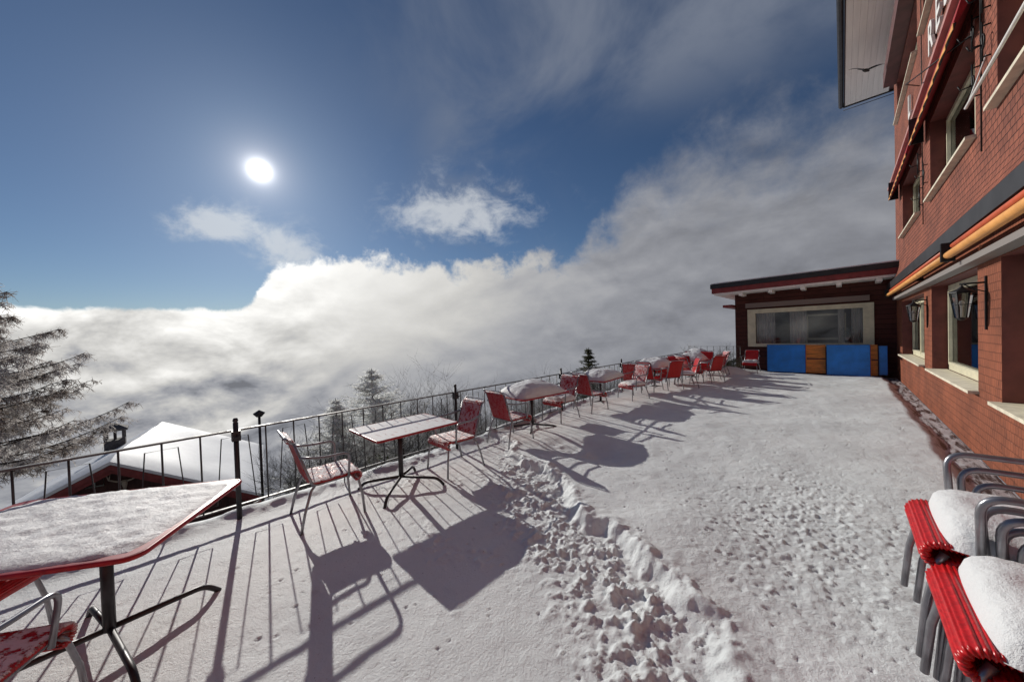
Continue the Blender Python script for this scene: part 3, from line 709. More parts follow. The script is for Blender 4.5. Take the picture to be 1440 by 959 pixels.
for x in (-1.0, .02): m_.box(x, x + .07, 16.95, 17.0, 1.25, 2.2)
m_.box(-.93, .02, 16.95, 17.0, 2.13, 2.2); m_.box(-.93, .02, 16.95, 17.0, 1.25, 1.32)
loc(m_, AX).build('inner_frame', CREAM, wf)
pl = thing('potted_plant', 'small pale potted plant behind the glass of the annex window', 'plant', (.1, 16.68, 1.24))
MB().lathe([(.0, 0), (.05, 0), (.065, .1), (.0, .09)], 12).build('pot', WHITE, pl)
lf = MB()
for k in range(60):
    a = rnd.uniform(0, 6.28); r = rnd.uniform(.02, .16); z = .1 + rnd.uniform(0, .3); s = .03
    lf.add([(r * math.cos(a), r * .5 * math.sin(a), z), (r * math.cos(a) + s, r * .5 * math.sin(a), z + s), (r * math.cos(a), r * .5 * math.sin(a) + s * .4, z + s * 1.6)], [(0, 1, 2)])
lf.build('leaves', mat('pale_leaf', (.3, .33, .28), .7), pl, fix=False)

# folded tables leaning in front of the annex
def board(x0, x1, y, z0, z1, mt, name, label, cat, back, legs=True, group=None, tilt=4):
    r = thing(name, label, cat, ((x0 + x1) / 2, y, z0), 0, group); r.rotation_euler = (R_(-tilt), 0, 0)
    w2 = (x1 - x0) / 2; h = z1 - z0
    MB().box(-w2, w2, -.015, .015, .03, h).build('tabletop', mt, r)
    m_ = MB(); m_.box(-w2 - .012, -w2 - .001, -.03, .03, .02, h + .01); m_.box(w2 + .001, w2 + .012, -.03, .03, .02, h + .01); m_.box(-w2, w2, -.03, .03, h + .001, h + .012); m_.box(-w2, w2, -.03, .03, .018, .029)
    m_.build('edge_frame', back, r)
    if legs:
        for s in (-1, 1):
            MB().tube(rounded([(s * w2 * .7, .04, h * .8), (s * w2 * .7, .07, .2), (s * w2 * .7, .05, 0), (s * w2 * .3, .05, 0)], .05), .013, 8).build('folded_leg', DARK, r)
            MB().tube([(s * w2 * .8, -.0, 0.015), (s * w2 * .8, -.03, -.03)], .018, 8).build('castor', DARK, r)
    return r
BE = mat('blue_edge', (.008, .06, .22), .4)
G = 'folded tables stored against the annex'
board(-2.06, -.97, 15.98, .08, 1.10, BLUE, 'folding_table', 'blue folded table beside the snowy red chair, leftmost of the folded tables', 'folding table', BE, group=G)
board(-.40, .62, 15.86, .06, 1.10, BLUE, 'folding_table', 'large blue folded table right of the orange wooden one', 'folding table', BE, group=G)
board(.83, 1.0, 15.95, .12, 1.06, BLUE, 'folding_table', 'narrow end of a blue folded table closest to the hotel wall', 'folding table', BE, group=G)
def wood(x0, x1, y, label):
    r = thing('wooden_table', label, 'folding table', ((x0 + x1) / 2, y, .08), 0, G); r.rotation_euler = (R_(-4), 0, 0); w2 = (x1 - x0) / 2
    m_ = MB(); n = 6
    for k in range(n): m_.box(-w2, w2, -.012, .012, .03 + k * .166, .03 + k * .166 + .160)
    m_.build('planks', ORWOOD, r)
    for z in (.50,): MB().box(-w2, w2, -.04, -.013, z, z + .05).build('batten', mat('dark_batten', (.12, .03, .01), .5), r)
    MB().box(-w2 - .03, -w2 - .002, -.03, .03, .02, 1.03).build('edge_board', ORWOOD, r); MB().box(-w2 * .45, -w2 * .3, -.035, -.013, .03, .495).build('leg_board', ORWOOD, r)
    return r
wood(-.93, -.44, 16.06, 'orange varnished wooden table top standing between the two wide blue ones')
wood(.66, .80, 16.02, 'narrow orange wooden board with slots right of the large blue table')

# ------------------------------------------------------------------ furniture: armchair with cord seat
def corrugated(path, hw, th, ncord, mt_name):
    """stadium section across the chair swept along a path in the YZ plane, ribbed like wound cord"""
    pts = [Vector((0, p[0], p[1])) for p in path]
    L = [0]
    for a, b in zip(pts[:-1], pts[1:]): L.append(L[-1] + (b - a).length)
    def at(s):
        for i in range(len(L) - 1):
            if s <= L[i + 1] or i == len(L) - 2:
                u = (s - L[i]) / (L[i + 1] - L[i]); return pts[i].lerp(pts[i + 1], u), (pts[i + 1] - pts[i]).normalized()
    ns = ncord * 4; rows = []
    for k in range(ns + 1):
        p, tg = at(L[-1] * k / ns); nrm = Vector((0, -tg.z, tg.y)); rr = th * (.80 + .20 * math.cos(2 * math.pi * k / 4))
        if k in (0, ns): rr = th * .15
        sec = [(-hw, rr), (-hw * .33, rr * .93), (hw * .33, rr * .93), (hw, rr)] + [(hw + rr * math.cos(a), rr * math.sin(a)) for a in (.9, .2, -.5, -1.1)] + [(hw, -rr), (0, -rr), (-hw, -rr)] + [(-hw + rr * math.cos(a), rr * math.sin(a)) for a in (-2.04, -2.64, 2.94, 2.24)] + [(-hw, rr)]
        rows.append([(x, p.y + nrm.y * o, p.z + nrm.z * o) for x, o in sec])
    return MB().grid(rows)
seat_path = [(-.20, .425)] + [(-.20 + .08 * k, .425 - .004 * math.sin(k)) for k in range(1, 5)] + [(.18, .430), (.205, .430)] + [(.205 + .042 * math.sin(a), .388 + .042 * math.cos(a)) for a in (.5, 1.0, 1.5, 2.0, 2.5, 3.0, 3.5)]
back_path = [(-.215, .43), (-.235, .50), (-.27, .62), (-.305, .74), (-.33, .83), (-.345, .855), (-.37, .86), (-.385, .84)]
SEATM = corrugated(seat_path, .215, .016, 46, '').mesh('seat', CORD, fix=True)
SEATS = SEATM.copy(); SEATS.materials.clear(); SEATS.materials.append(CORDS)
BACKM = corrugated(back_path, .195, .015, 38, '').mesh('backrest', CORD, fix=True)
BACKS = BACKM.copy(); BACKS.materials.clear(); BACKS.materials.append(CORDS)
def front_leg(s): return MB().tube([(s * .20, .195, .395), (s * .212, .215, .36), (s * .235, .245, .20), (s * .245, .262, .0)], .0125, 10)
def rear_leg(s): return MB().tube([(s * .205, -.17, .40), (s * .225, -.21, .36), (s * .25, -.27, .18), (s * .262, -.31, .0)], .0125, 10)
fm = MB()
for s in (-1, 1):
    fm.tube(rounded([(s * .24, .12, .40), (s * .275, .13, .66), (s * .275, -.12, .665), (s * .235, -.30, .70)], .07, 6), .0125, 10)
    fm.tube(rounded([(s * .205, .15, .405), (s * .222, -.19, .400), (s * .218, -.335, .84)], .05, 5), .011, 8)
fm.tube(rounded([(-.218, -.335, .83), (-.215, -.40, .895), (.215, -.40, .895), (.218, -.335, .83)], .05, 5), .011, 8)
fm.tube([(-.235, -.19, .40), (.235, -.19, .40)], .009, 8)
FRAMEM = fm.mesh('frame', STEEL)
FL = {s: front_leg(s).mesh('leg', STEEL) for s in (-1, 1)}; RL = {s: rear_leg(s).mesh('leg', STEEL) for s in (-1, 1)}
def snow_cap(lx, ly, z, th, n=22, seed=0, cx=0, cy=0, pw=4, rough=.01, over=.0):
    m_ = MB(); rows = []
    for i in range(n + 1):
        r = []
        for j in range(n + 1):
            u = 2 * i / n - 1; v = 2 * j / n - 1
            x = u * lx / 2 * (1 - .07 * v ** 4); y = v * ly / 2 * (1 - .07 * u ** 4)
            e = (1 - abs(u) ** pw) * (1 - abs(v) ** pw)
            e = max(0, e) ** .55
            xa, ya = np.array([x + seed * 3.1]), np.array([y + seed * 1.7])
            h = th * e * (1 + .22 * float(fbm(xa, ya, .3, 3, seed)[0])) + rough * float(fbm(xa, ya, .06, 3, seed + 5)[0]) * (e > .2)
            if u in (-1, 1) or v in (-1, 1): h = -.004
            r.append((cx + x, cy + y, z + max(h, -.004)))
        rows.append(r)
    return m_.grid(rows)
SEATSNOW = {k: snow_cap(.505, .44, .436, th, 26, seed=k, cy=-.02, pw=6, rough=.014).mesh('snow_cover', SNOWD, False) for k, th in ((1, .10), (2, .105), (3, .07))}
def chair(label, loc_, rz, frosty=False, snow=0, group='red cord armchairs', backsnow=False, tilt=0):
    r = thing('armchair', label, 'chair', loc_, rz, group)
    if tilt: r.rotation_euler = (tilt, 0, rz)
    link('seat', SEATS if frosty else SEATM, r); link('backrest', BACKS if frosty else BACKM, r); link('frame', FRAMEM, r)
    for s in (-1, 1): link('leg', FL[s], r); link('leg', RL[s], r)
    if snow: link('snow_cover', SEATSNOW[snow], r)
    return r
ST = 'red chairs stacked by the hotel wall'
def stack(x, y, top, n, where, seed):
    for k in range(n):
        z = top - .44 - k * .058
        if z < .03: break
        lbl = ('top chair of the %s stack, red cord seat under thick snow' % where) if k == 0 else ('%s chair from the top of the %s stack of red chairs' % (['', 'second', 'third', 'fourth', 'fifth', 'sixth', 'seventh', 'eighth'][k], where))
        rr = random.Random(seed * 10 + k)
        c = chair(lbl, (x + .255 + k * .040, y + rr.uniform(-.006, .006), z), R_(90) + rr.uniform(-.02, .02), group=ST, snow=(2 if k == 0 else 0))
stack(.205, 2.20, .955, 8, 'farther', 1)
stack(.225, 1.84, .900, 8, 'nearer', 2) if False else stack(.215, 1.70, .905, 8, 'nearer', 2)

# free standing chairs
chair('frosted red armchair facing the small table, seen from its side by the railing', (-3.82, 1.17, 0), R_(-4), frosty=True)
chair('red armchair behind the small table, its tall red back towards the far tables', (-3.80, 2.72, 0), R_(178), frosty=True)
chair('red armchair in the near left corner, seat at the bottom edge', (-2.66, -.66, 0), R_(56.5), frosty=True)
chair('red armchair tucked under the left end of the big snowy table, mostly hidden', (-3.59, -.89, 0), R_(-33.5), frosty=False)
# ------------------------------------------------------------------ tables
def rrect(lx, ly, r, n=6):
    out = []
    for cx, cy, a0 in ((lx / 2 - r, ly / 2 - r, 0), (-lx / 2 + r, ly / 2 - r, 90), (-lx / 2 + r, -ly / 2 + r, 180), (lx / 2 - r, -ly / 2 + r, 270)):
        out += [(cx + r * math.cos(R_(a0 + 90 * k / n)), cy + r * math.sin(R_(a0 + 90 * k / n))) for k in range(n + 1)]
    return out
def table(label, loc_, rz, lx, ly, z, top_m, snow=None, seed=0, post=(0, 0), rad=.05, group='red rimmed terrace tables', foot_a=(48, 132, 228, 312), foot_r=.50, sunk=0.0, rim=.013, prt=.028):
    r = thing('terrace_table', label, 'table', loc_, rz, group)
    MB().prism(rrect(lx, ly, rad), 'z', z - .022, z).build('tabletop', top_m, r)
    MB().tube([(x, y, z - .012) for x, y in rrect(lx + rim, ly + rim, rad)], rim, 8, closed=True).build('rim', RED, r)
    px, py = post
    m_ = MB().tube([(px, py, z - .024), (px, py, .12)], prt, 14); m_.prism([(px - .14, py - .025), (px + .14, py - .025), (px + .14, py + .025), (px - .14, py + .025)], 'z', z - .045, z - .023); m_.build('post', DARK, r)
    for a in foot_a:
        c, s = math.cos(R_(a)), math.sin(R_(a))
        MB().tube(rounded([(px, py, .13), (px + c * foot_r * .85, py + s * foot_r * .85, .085), (px + c * foot_r, py + s * foot_r, .0)], .06, 5), .0165, 9).build('foot', DARK, r)
    if snow:
        th, pw, rough = snow
        snow_cap(lx * .985, ly * .985, z, th, 44, seed, pw=pw, rough=rough).build('snow_cover', SNOWD, r, fix=False)
    return r
# local axes of the near table: x along its right hand edge
ta = math.atan2(-.55, .83)
def tA(x, y):
    dx, dy = x + 3.40, y + .42; return (dx * math.cos(-ta) - dy * math.sin(-ta), dx * math.sin(-ta) + dy * math.cos(-ta))
table('large table in the near left corner with a thin sheet of snow and red rim', (-3.40, -.42, 0), ta, .98, 1.36, .70, TOPR, (.018, 9, .012), 3, post=tA(-3.10, -.26), rad=.07,
      foot_a=[math.degrees(math.radians(a) - ta) for a in (106, 14, -96, 194)], foot_r=.52, rim=.014)
table('small table by the railing with streaky melting snow over its red top', (-3.90, 2.07, 0), 0, .77, 1.02, .70, TOPS, None, 5, post=(.10, -.12), foot_r=.50, rad=.03)
table('table with a thick smooth cushion of snow behind the trampled hollow', (-4.12, 4.72, 0), R_(-6), .82, 1.15, .70, TOPR, (.23, 2.4, .008), 7)
table('snow covered table in the middle of the railing row beside the small fir', (-4.18, 7.30, 0), R_(5), .82, 1.25, .70, TOPR, (.20, 2.6, .014), 8)
table('snow covered table before the crowd of red chairs at the far end', (-4.05, 10.25, 0), R_(-4), .80, 1.20, .72, TOPR, (.24, 2.5, .014), 9)
table('farthest snow heaped table among red chairs near the annex', (-3.80, 13.0, 0), R_(3), .80, 1.20, .72, TOPR, (.26, 2.5, .014), 10)
table('table with lumpy snow standing closest to the far railing bend', (-4.1, 14.6, 0), R_(3), .80, 1.0, .74, TOPR, (.28, 2.5, .014), 11)
# chairs round the far tables
far = [((-4.2, 10.95, .05), 30, 0, 0, 'red armchair squeezed between the first far end table and the railing'),
       ((-4.1, 13.9, .05), 200, 3, 1, 'frosted red armchair with snow on its seat by the railing bend'),
       ((-4.15, 8.95, .05), 20, 0, 1, 'red armchair against the railing between the middle and far tables'),
       ((-3.35, 10.75, .05), 120, 3, 0, 'red armchair with snow on its seat at the corner of the far end table'),
       ((-3.95, 11.75, .05), -170, 0, 1, 'frosted red armchair pressed to the railing among the far crowd'),
       ((-3.05, 12.2, .05), 60, 0, 0, 'red armchair at the outer edge of the far crowd, facing the railing'),
       ((-3.35, 14.3, .05), 130, 0, 1, 'frosted red armchair beside the far railing bend'),
       ((-3.93, 3.98, .02), -3, 0, 1, 'red armchair on the near side of the thick snow table, turned to it'),
       ((-4.05, 5.48, .04), 176, 1, 1, 'red armchair on the far side of the thick snow table, seat piled with snow'),
       ((-3.95, 6.50, .04), -10, 0, 1, 'red armchair tucked before the middle snowy table, back to the viewer'),
       ((-3.75, 8.10, .04), 160, 3, 1, 'red armchair beyond the middle snowy table with bright seat front'),
       ((-3.85, 9.42, .05), -6, 0, 0, 'red armchair with wide back right before the far end tables'),
       ((-3.55, 9.95, .05), 60, 0, 0, 'red armchair turned sideways at the open side of the far table'),
       ((-3.9, 11.1, .05), 178, 2, 0, 'red armchair behind the far table, back against another chair'),
       ((-3.45, 11.6, .05), -30, 0, 0, 'red armchair in the crowd at the far end, angled to the wall'),
       ((-3.75, 12.15, .05), 0, 0, 0, 'red armchair before the farthest heaped table'),
       ((-3.25, 12.7, .05), 80, 0, 0, 'red armchair on the terrace side of the farthest heaped table'),
       ((-3.2, 13.5, .05), 95, 3, 0, 'last red armchair of the far crowd, nearest the annex'),
       ((-3.65, 13.85, .05), 180, 0, 0, 'red armchair behind the farthest heaped table by the shrubs')]
for l_, a, sn, fz, lb in far: chair(lb, l_, R_(a), frosty=bool(fz), snow=sn)
chair('lone red armchair with a round cap of snow against the annex wall', (-2.52, 15.55, .02), R_(180), snow=2)

# ------------------------------------------------------------------ railing
FX = -4.42
rl = thing('terrace_railing', 'long dark steel railing with zigzag bars along the open edge of the terrace', 'railing', (FX, 6, 0))
FO = Vector((FX, 6, 0)); Y0, Y1 = -3.1, 15.9; SP = .2575
loc(MB().box(FX - .018, FX + .018, Y0, Y1, .888, .905), FO).build('top_rail', RAIL, rl)
loc(MB().box(FX - .015, FX + .015, Y0, Y1, .128, .142), FO).build('bottom_rail', RAIL, rl)
k = -12; posts = []
while -.02 + SP * k < Y1: posts.append((k, -.02 + SP * k)); k += 1
for k, y in posts:
    loc(MB().tube([(FX, y, .887), (FX, y, -.1 if k % 6 == 0 else .135)], .0075, 6), FO).build('post', RAILP, rl)
zz = []
for k, y in posts:
    z = .835 if k % 2 == 0 else .19
    zz += [(FX + .012, y - .105, z), (FX + .012, y + .105, z)]
loc(MB().tube(zz, .0055, 6), FO).build('zigzag_bar', RAILP, rl)
# parasol posts along the rail
def holder():
    r = thing('parasol_holder', 'thick grey parasol post with clamp and red ribbon beside the near table', 'post', (FX + .045, .50, 0), group='parasol posts along the railing')
    MB().tube([(0, 0, -.02), (0, 0, .98)], .022, 12).build('pole', DARK, r)
    MB().lathe([(0, 1.03), (.018, 1.025), (.024, 1.0), (.016, .985), (.024, .98), (.0, .98)], 12).build('finial', DARK, r)
    m_ = MB(); m_.box(-.035, .035, -.035, .035, .80, .90); m_.tube([(.03, 0, .85), (.09, 0, .85)], .009, 6); m_.tube([(.09, -.03, .85), (.09, .03, .85)], .007, 6); m_.build('clamp', DARK, r)
    return reg(r)
h0 = holder()
for y, lb in ((3.20, 'thick grey parasol post behind the small table with streaky snow'), (6.0, 'thick grey parasol post behind the thick snow table'), (8.8, 'thick grey parasol post between the middle and far tables')):
    dup(h0, (FX + .045, y, 0), 0, lb)
h0['label'] = 'thick grey parasol post with clamp beside the large near table'
# far fence beyond the shrubs
ff = thing('wire_fence', 'thin wire fence across the snow left of the annex', 'fence', (-4, 16.3, .1))
m_ = MB()
for k in range(9): m_.tube([(-.9 + k * .24, 0, -.1), (-.9 + k * .24, 0, .95)], .009, 6)
m_.build('posts', RAILP, ff)
m_ = MB()
for z in (.3, .6, .93): m_.tube([(-.95, 0, z), (1.05, 0, z)], .006, 6)
m_.build('wires', RAILP, ff)

# ------------------------------------------------------------------ chalet below the terrace
ch = thing('chalet', 'chalet below the terrace with a deep snow roof, red gable boards and antlers', 'house', (-20.5, -1.5, -8.5))
CO = Vector((-20.5, -1.5, -8.5))
P1, P2 = Vector((-20.5, -1.5, -2.5)), Vector((-28.3, .06, -2.5)); Q1, Q2 = Vector((-19.1, 3.1, -5)), Vector((-28.4, 4.67, -5)); L1, L2 = Vector((-21.9, -6.1, -5)), Vector((-28.2, -4.55, -5))
def slabq(a, b, c, d, th, nsub=16, bulge=.10, seed=1):
    m_ = MB(); rows = []; 
    for i in range(nsub + 1):
        u = i / nsub; r = []
        for j in range(nsub + 1):
            v = j / nsub; p = a.lerp(b, u).lerp(d.lerp(c, u), v)
            e = min(1, min(u, 1 - u, 1 - v) * 9 + .0); e = max(0, e) ** .5
            h = float(fbm(np.array([p.x]), np.array([p.y]), 2.2, 4, seed)[0]) * bulge
            r.append((p.x, p.y, p.z + (h) * e - (1 - e) * th * .55))
        rows.append(r)
    m_.grid(rows)
    low = [Vector(q) - Vector((0, 0, th)) for q in (a, b, c, d)]
    m_.add(low, [(0, 1, 2, 3)])
    bd_ = [rows[i][0] for i in range(nsub + 1)], [rows[nsub][j] for j in range(nsub + 1)], [rows[i][nsub] for i in range(nsub, -1, -1)], [rows[0][j] for j in range(nsub, -1, -1)]
    for line, (s_, e_) in zip(bd_, ((0, 1), (1, 2), (2, 3), (3, 0))):
        n_ = len(line); m_.grid([line, [tuple(low[s_].lerp(low[e_], k / (n_ - 1))) for k in range(n_)]])
    return m_
sr = slabq(P1, P2, Q2, Q1, .28); sr2 = slabq(P1, P2, L2, L1, .28, seed=4)
sr.add(sr2.v, sr2.f, True)
loc(sr, CO).build('roof_snow', ROOFSNOW, ch)
dv = lambda p, z: (p.x, p.y, p.z + z)
un = (P2 - P1).normalized()
fb = MB()
for A, B in ((P1, Q1), (P1, L1)):
    for z0, z1, off in ((-.30, -.48, 0.0), (-.49, -.66, .12)):
        a0 = A + un * off; b0 = B + un * off; a1 = A + un * (off + .05); b1 = B + un * (off + .05)
        fb.add([dv(a0, z0), dv(b0, z0), dv(b0, z1), dv(a0, z1), dv(a1, z0), dv(b1, z0), dv(b1, z1), dv(a1, z1)], [(0, 1, 2, 3), (7, 6, 5, 4), (0, 4, 5, 1), (1, 5, 6, 2), (2, 6, 7, 3), (3, 7, 4, 0)])
loc(fb, CO).build('gable_board', CHROOF, ch)
rf = MB()
for A, B, Cc, Dd in ((P1, P2, Q2, Q1), (P1, P2, L2, L1)):
    q = [dv(A + un * .02, -.285), dv(B, -.285), dv(Cc, -.285), dv(Dd + un * .02, -.285)]; rf.add(q + [(p[0], p[1], p[2] - .12) for p in q], [(0, 1, 2, 3), (7, 6, 5, 4), (0, 4, 5, 1), (1, 5, 6, 2), (2, 6, 7, 3), (3, 7, 4, 0)])
loc(rf, CO).build('roof_deck', CHWALL, ch)
gw = MB(); i0 = un * 1.1; gap = lambda a, b, f: a.lerp(b, f)
g1 = gap(P1, Q1, .9) + i0; g2 = gap(P1, L1, .9) + i0; ap = P1 + i0
h1 = gap(P2, Q2, .9); h2 = gap(P2, L2, .9)
gw.add([dv(ap, -.42), dv(g1, -.42), (g1.x, g1.y, -13), (g2.x, g2.y, -13), dv(g2, -.42)], [(0, 1, 2, 3, 4)])
gw.add([dv(g1, -.42), dv(h1, -.42), (h1.x, h1.y, -15), (g1.x, g1.y, -15)], [(0, 1, 2, 3)]); gw.add([dv(g2, -.42), dv(h2, -.42), (h2.x, h2.y, -15), (g2.x, g2.y, -15)], [(0, 1, 2, 3)])
gw.add([dv(P2, -.42), dv(h1, -.42), (h1.x, h1.y, -15), (h2.x, h2.y, -15), dv(h2, -.42)], [(0, 1, 2, 3, 4)])
loc(gw, CO).build('wall', CHWALL, ch, fix=False)
vdir = (Q1 - P1); vdir.z = 0; vdir.normalize(); wc = ap + Vector((0, 0, -1.15)) - un * .06
def chpt(a, z, o=0): return wc + vdir * a + Vector((0, 0, z)) - un * o
for a in (-.75, 1.0):
    m_ = MB(); q = [chpt(a - .25, -.16), chpt(a + .25, -.16), chpt(a + .25, .16), chpt(a - .25, .16)]
    m_.tube(q, .03, 6, closed=True); m_.tube([chpt(a, -.16), chpt(a, .16)], .02, 6); loc(m_, CO).build('gable_window', mat('grey_green_frame', (.3, .33, .3), .7), ch)
an = MB()
for s in (-1, 1):
    an.tube([chpt(.12 + s * .03, -.12, .1), chpt(.12 + s * .22, -.06, .16), chpt(.12 + s * .42, .05, .2), chpt(.12 + s * .50, .28, .18), chpt(.12 + s * .42, .50, .1)], [.035, .032, .028, .022, .008], 7)
    an.tube([chpt(.12 + s * .42, .05, .2), chpt(.12 + s * .36, .3, .26)], [.022, .006], 6); an.tube([chpt(.12 + s * .5, .26, .18), chpt(.12 + s * .64, .4, .2)], [.02, .006], 6)
an.tube([chpt(.12, -.05, .08), chpt(.12, -.2, .12), chpt(.12, -.42, .1)], [.07, .09, .04], 8)
loc(an, CO)
ant = an.build('antlers', BONE); ant.location = CO; tag(ant, 'pale deer skull with antlers hanging on the brown chalet gable', 'antlers')
cb = P1.lerp(P2, .52).lerp(L1.lerp(L2, .52), .20); cm = MB(); cx, cy, cz = cb
cm.box(cx - .33, cx + .33, cy - .33, cy + .33, cz - .5, cz + .45)
for a, b in ((-1, -1), (1, -1), (1, 1), (-1, 1)): cm.box(cx + a * .33 - (.1 if a > 0 else 0), cx + a * .33 + (.1 if a < 0 else 0), cy + b * .33 - (.1 if b > 0 else 0), cy + b * .33 + (.1 if b < 0 else 0), cz + .45, cz + .88)
cm.box(cx - .05, cx + .05, cy - .05, cy + .05, cz + .45, cz + .88)
cm.box(cx - .42, cx + .42, cy - .42, cy + .42, cz + .88, cz + .97)
cm.add([(cx - .42, cy - .42, cz + .97), (cx + .42, cy - .42, cz + .97), (cx + .42, cy + .42, cz + .97), (cx - .42, cy + .42, cz + .97), (cx, cy, cz + 1.22)], [(0, 1, 4), (1, 2, 4), (2, 3, 4), (3, 0, 4)])
loc(cm, CO).build('chimney', STONE, ch)

# garden lamp between railing and slope
gl_ = thing('garden_lamp', 'thin garden lamp pole standing on the slope past the parasol post', 'lamp', (-9, 1.43, hz(-9, 1.43)))
hb = .22 - gl_.location.z
MB().tube([(0, 0, 0), (0, 0, hb)], .025, 8).build('pole', DARK, gl_); MB().lathe([(0, hb + .12), (.11, hb + .05), (.10, hb + .03), (.05, hb - .03), (0, hb - .03)], 12).build('lamp_head', DARK, gl_)

# ------------------------------------------------------------------ vegetation
def branchy(seed, h=2.6, spread=.9, stems=6, levels=3, r0=.018, n=4, up=.6, kink=.16, kids=5):
    rr = random.Random(seed); m_ = MB()
    def grow(p, d, L, r, lv):
        pts = [p]; q = p.copy(); dd = d.copy(); seg = 5
        for k in range(seg):
            dd = (dd + Vector((rr.gauss(0, kink), rr.gauss(0, kink), rr.gauss(0, kink) + up * .05))).normalized(); q = q + dd * L / seg; pts.append(q.copy())
        rs = [r * (1 - .75 * k / seg) for k in range(seg + 1)]
        m_.tube(pts, rs, 3 if lv < levels else n, caps=False)
        if lv > 0:
            for k in range(kids + (2 if lv == levels else 0)):
                i = rr.randint(1, seg); a = rr.uniform(0, 6.28); side = Vector((math.cos(a), math.sin(a), rr.uniform(.0, .7)))
                grow(pts[i].copy(), (dd * .55 + side * .7).normalized(), L * rr.uniform(.35, .6), max(rs[i] * .55, .0032), lv - 1)
    for s in range(stems):
        a = rr.uniform(0, 6.28); b = rr.uniform(.0, spread * .45)
        grow(Vector((math.cos(a) * .1, math.sin(a) * .1, 0)), Vector((math.cos(a) * b, math.sin(a) * b, 1)).normalized(), h * rr.uniform(.6, 1), r0, levels)
    return m_
FROST1 = frost_mat('frosted_twigs', (.07, .058, .045), (.62, .62, .62), .54)
FROST2 = frost_mat('dark_twigs', (.04, .034, .024), (.30, .30, .29), .42)
LARCH = frost_mat('larch_twigs', (.19, .15, .125), (.68, .65, .63), .52, 1.0, .5)
FIRM = frost_mat('fir_needles', (.035, .042, .02), (.20, .20, .14), .45, 2)
FIRF = frost_mat('frosted_fir', (.10, .105, .09), (.85, .86, .85), .66, 2, .55)
LEAFG = frost_mat('shrub_leaves', (.045, .055, .02), (.35, .36, .33), .45, 3)
SHR = [branchy(s, h=2.4, stems=8, levels=2, kids=7).mesh('twigs', FROST1, False) for s in range(4)] + [branchy(s + 20, h=2.2, spread=1.4, stems=9, levels=2, kids=8).mesh('twigs', FROST2, False) for s in range(4)]
def leafy(seed, n=2600, R=1.0, H=1.6, s=.035):
    rr = random.Random(seed); m_ = MB(); cs = [(rr.gauss(0, R * .45), rr.gauss(0, R * .45), abs(rr.gauss(H * .45, H * .28))) for _ in range(26)]
    for k in range(n):
        c = rr.choice(cs); p = Vector((c[0] + rr.gauss(0, .16), c[1] + rr.gauss(0, .16), max(0, c[2] + rr.gauss(0, .15))))
        a = Vector((rr.gauss(0, 1), rr.gauss(0, 1), rr.gauss(0, 1))).normalized() * s * rr.uniform(.6, 1.5); b = a.cross(Vector((rr.gauss(0, 1), rr.gauss(0, 1), rr.gauss(0, 1)))).normalized() * s * .6
        m_.add([p - a, p + b, p + a, p - b], [(0, 1, 2, 3)])
    return m_
LEAF = [leafy(s).mesh('leaves', LEAFG, False) for s in (1, 2, 3)]
GS = 'frosted shrubs on the slope below the railing'
sp_ = []
rr = random.Random(11)
yv = -3.6
while yv < 16:
    for dx in (rr.uniform(.5, 1.1), rr.uniform(1.5, 2.6), rr.uniform(3.0, 4.6), rr.uniform(5, 7.5)):
        sp_.append((-4.7 - dx, yv + rr.uniform(-.5, .5)))
    yv += .85
for (x, y) in sp_:
    top = {True: .05, False: -.6}[y > 2.2]
    z = hz(x, y) - .05
    near_ = -4.7 - x < 1.4
    # plants stay below the sight lines to the chalet on the left
    rat = -y / x; lim = (1.77 - .42 * math.hypot(x, y)) if rat < .185 else (1.77 - (.17 if y < 3.5 else .135) * math.hypot(x, y))
    hh = max(.25, min(2.4, lim - z)) * rr.uniform(.6, .9)
    leafs = near_ and rr.random() < .45
    refs = [(-1.2, 'the large near table'), (.3, 'the chalet roof'), (1.4, 'the side view armchair'), (2.4, 'the small streaky table'), (3.4, 'the tall red chair back'), (4.8, 'the thick snow table'), (6.2, 'the tucked in armchair'), (7.8, 'the middle snowy table'), (9.3, 'the wide backed far chair'), (10.8, 'the first far end table'), (12.2, 'the crowd of red chairs'), (13.6, 'the farthest heaped table'), (99, 'the far railing bend')]
    ref = next(n_ for lim_, n_ in refs if y < lim_); row = -4.7 - x; rown = 'hugging the railing' if row < 1.3 else 'on the upper slope' if row < 2.8 else 'on the middle slope' if row < 4.8 else 'on the lower slope'
    r = thing('frosted_shrub', 'bare frosted shrub %s beyond %s' % (rown, ref), 'shrub', (x, y, z), rr.uniform(0, 6.28), GS)
    if leafs:
        r['label'] = 'small leafy evergreen shrub by the railing foot beyond ' + ref; r['group'] = 'leafy shrubs close below the railing'; r.name = 'leafy_shrub'
        link('leaves', rr.choice(LEAF), r); s_ = min(hh, 1.3) / 1.7; r.scale = (max(s_, .4), max(s_, .4), s_)
    else:
        if rat < .17 and row > 2.8: D.objects.remove(r); continue
        link('twigs', rr.choice(SHR[:4] if rr.random() < .6 else SHR[4:]), r); s_ = hh / 2.3; r.scale = (max(s_, .55), max(s_, .55), s_)
# shrubs that would read alike get told apart by their order from left to right
byl = {}
for o in list(C.objects):
    if o.get('category') == 'shrub' and o.parent is None: byl.setdefault(o['label'], []).append(o)
for lb, os_ in byl.items():
    if len(os_) < 2: continue
    os_.sort(key=lambda o: -math.atan2(-o.location.x, o.location.y)); n = len(os_)
    nm = ['left', 'right'] if n == 2 else ['leftmost', 'second from left', 'third from left', 'fourth from left', 'fifth from left', 'sixth from left', 'seventh from left'][:n - 1] + ['rightmost']
    for o, w_ in zip(os_, nm): o['label'] = lb.replace('bare frosted shrub', 'bare shrub').replace('small leafy evergreen shrub', 'small evergreen shrub') + ', ' + w_
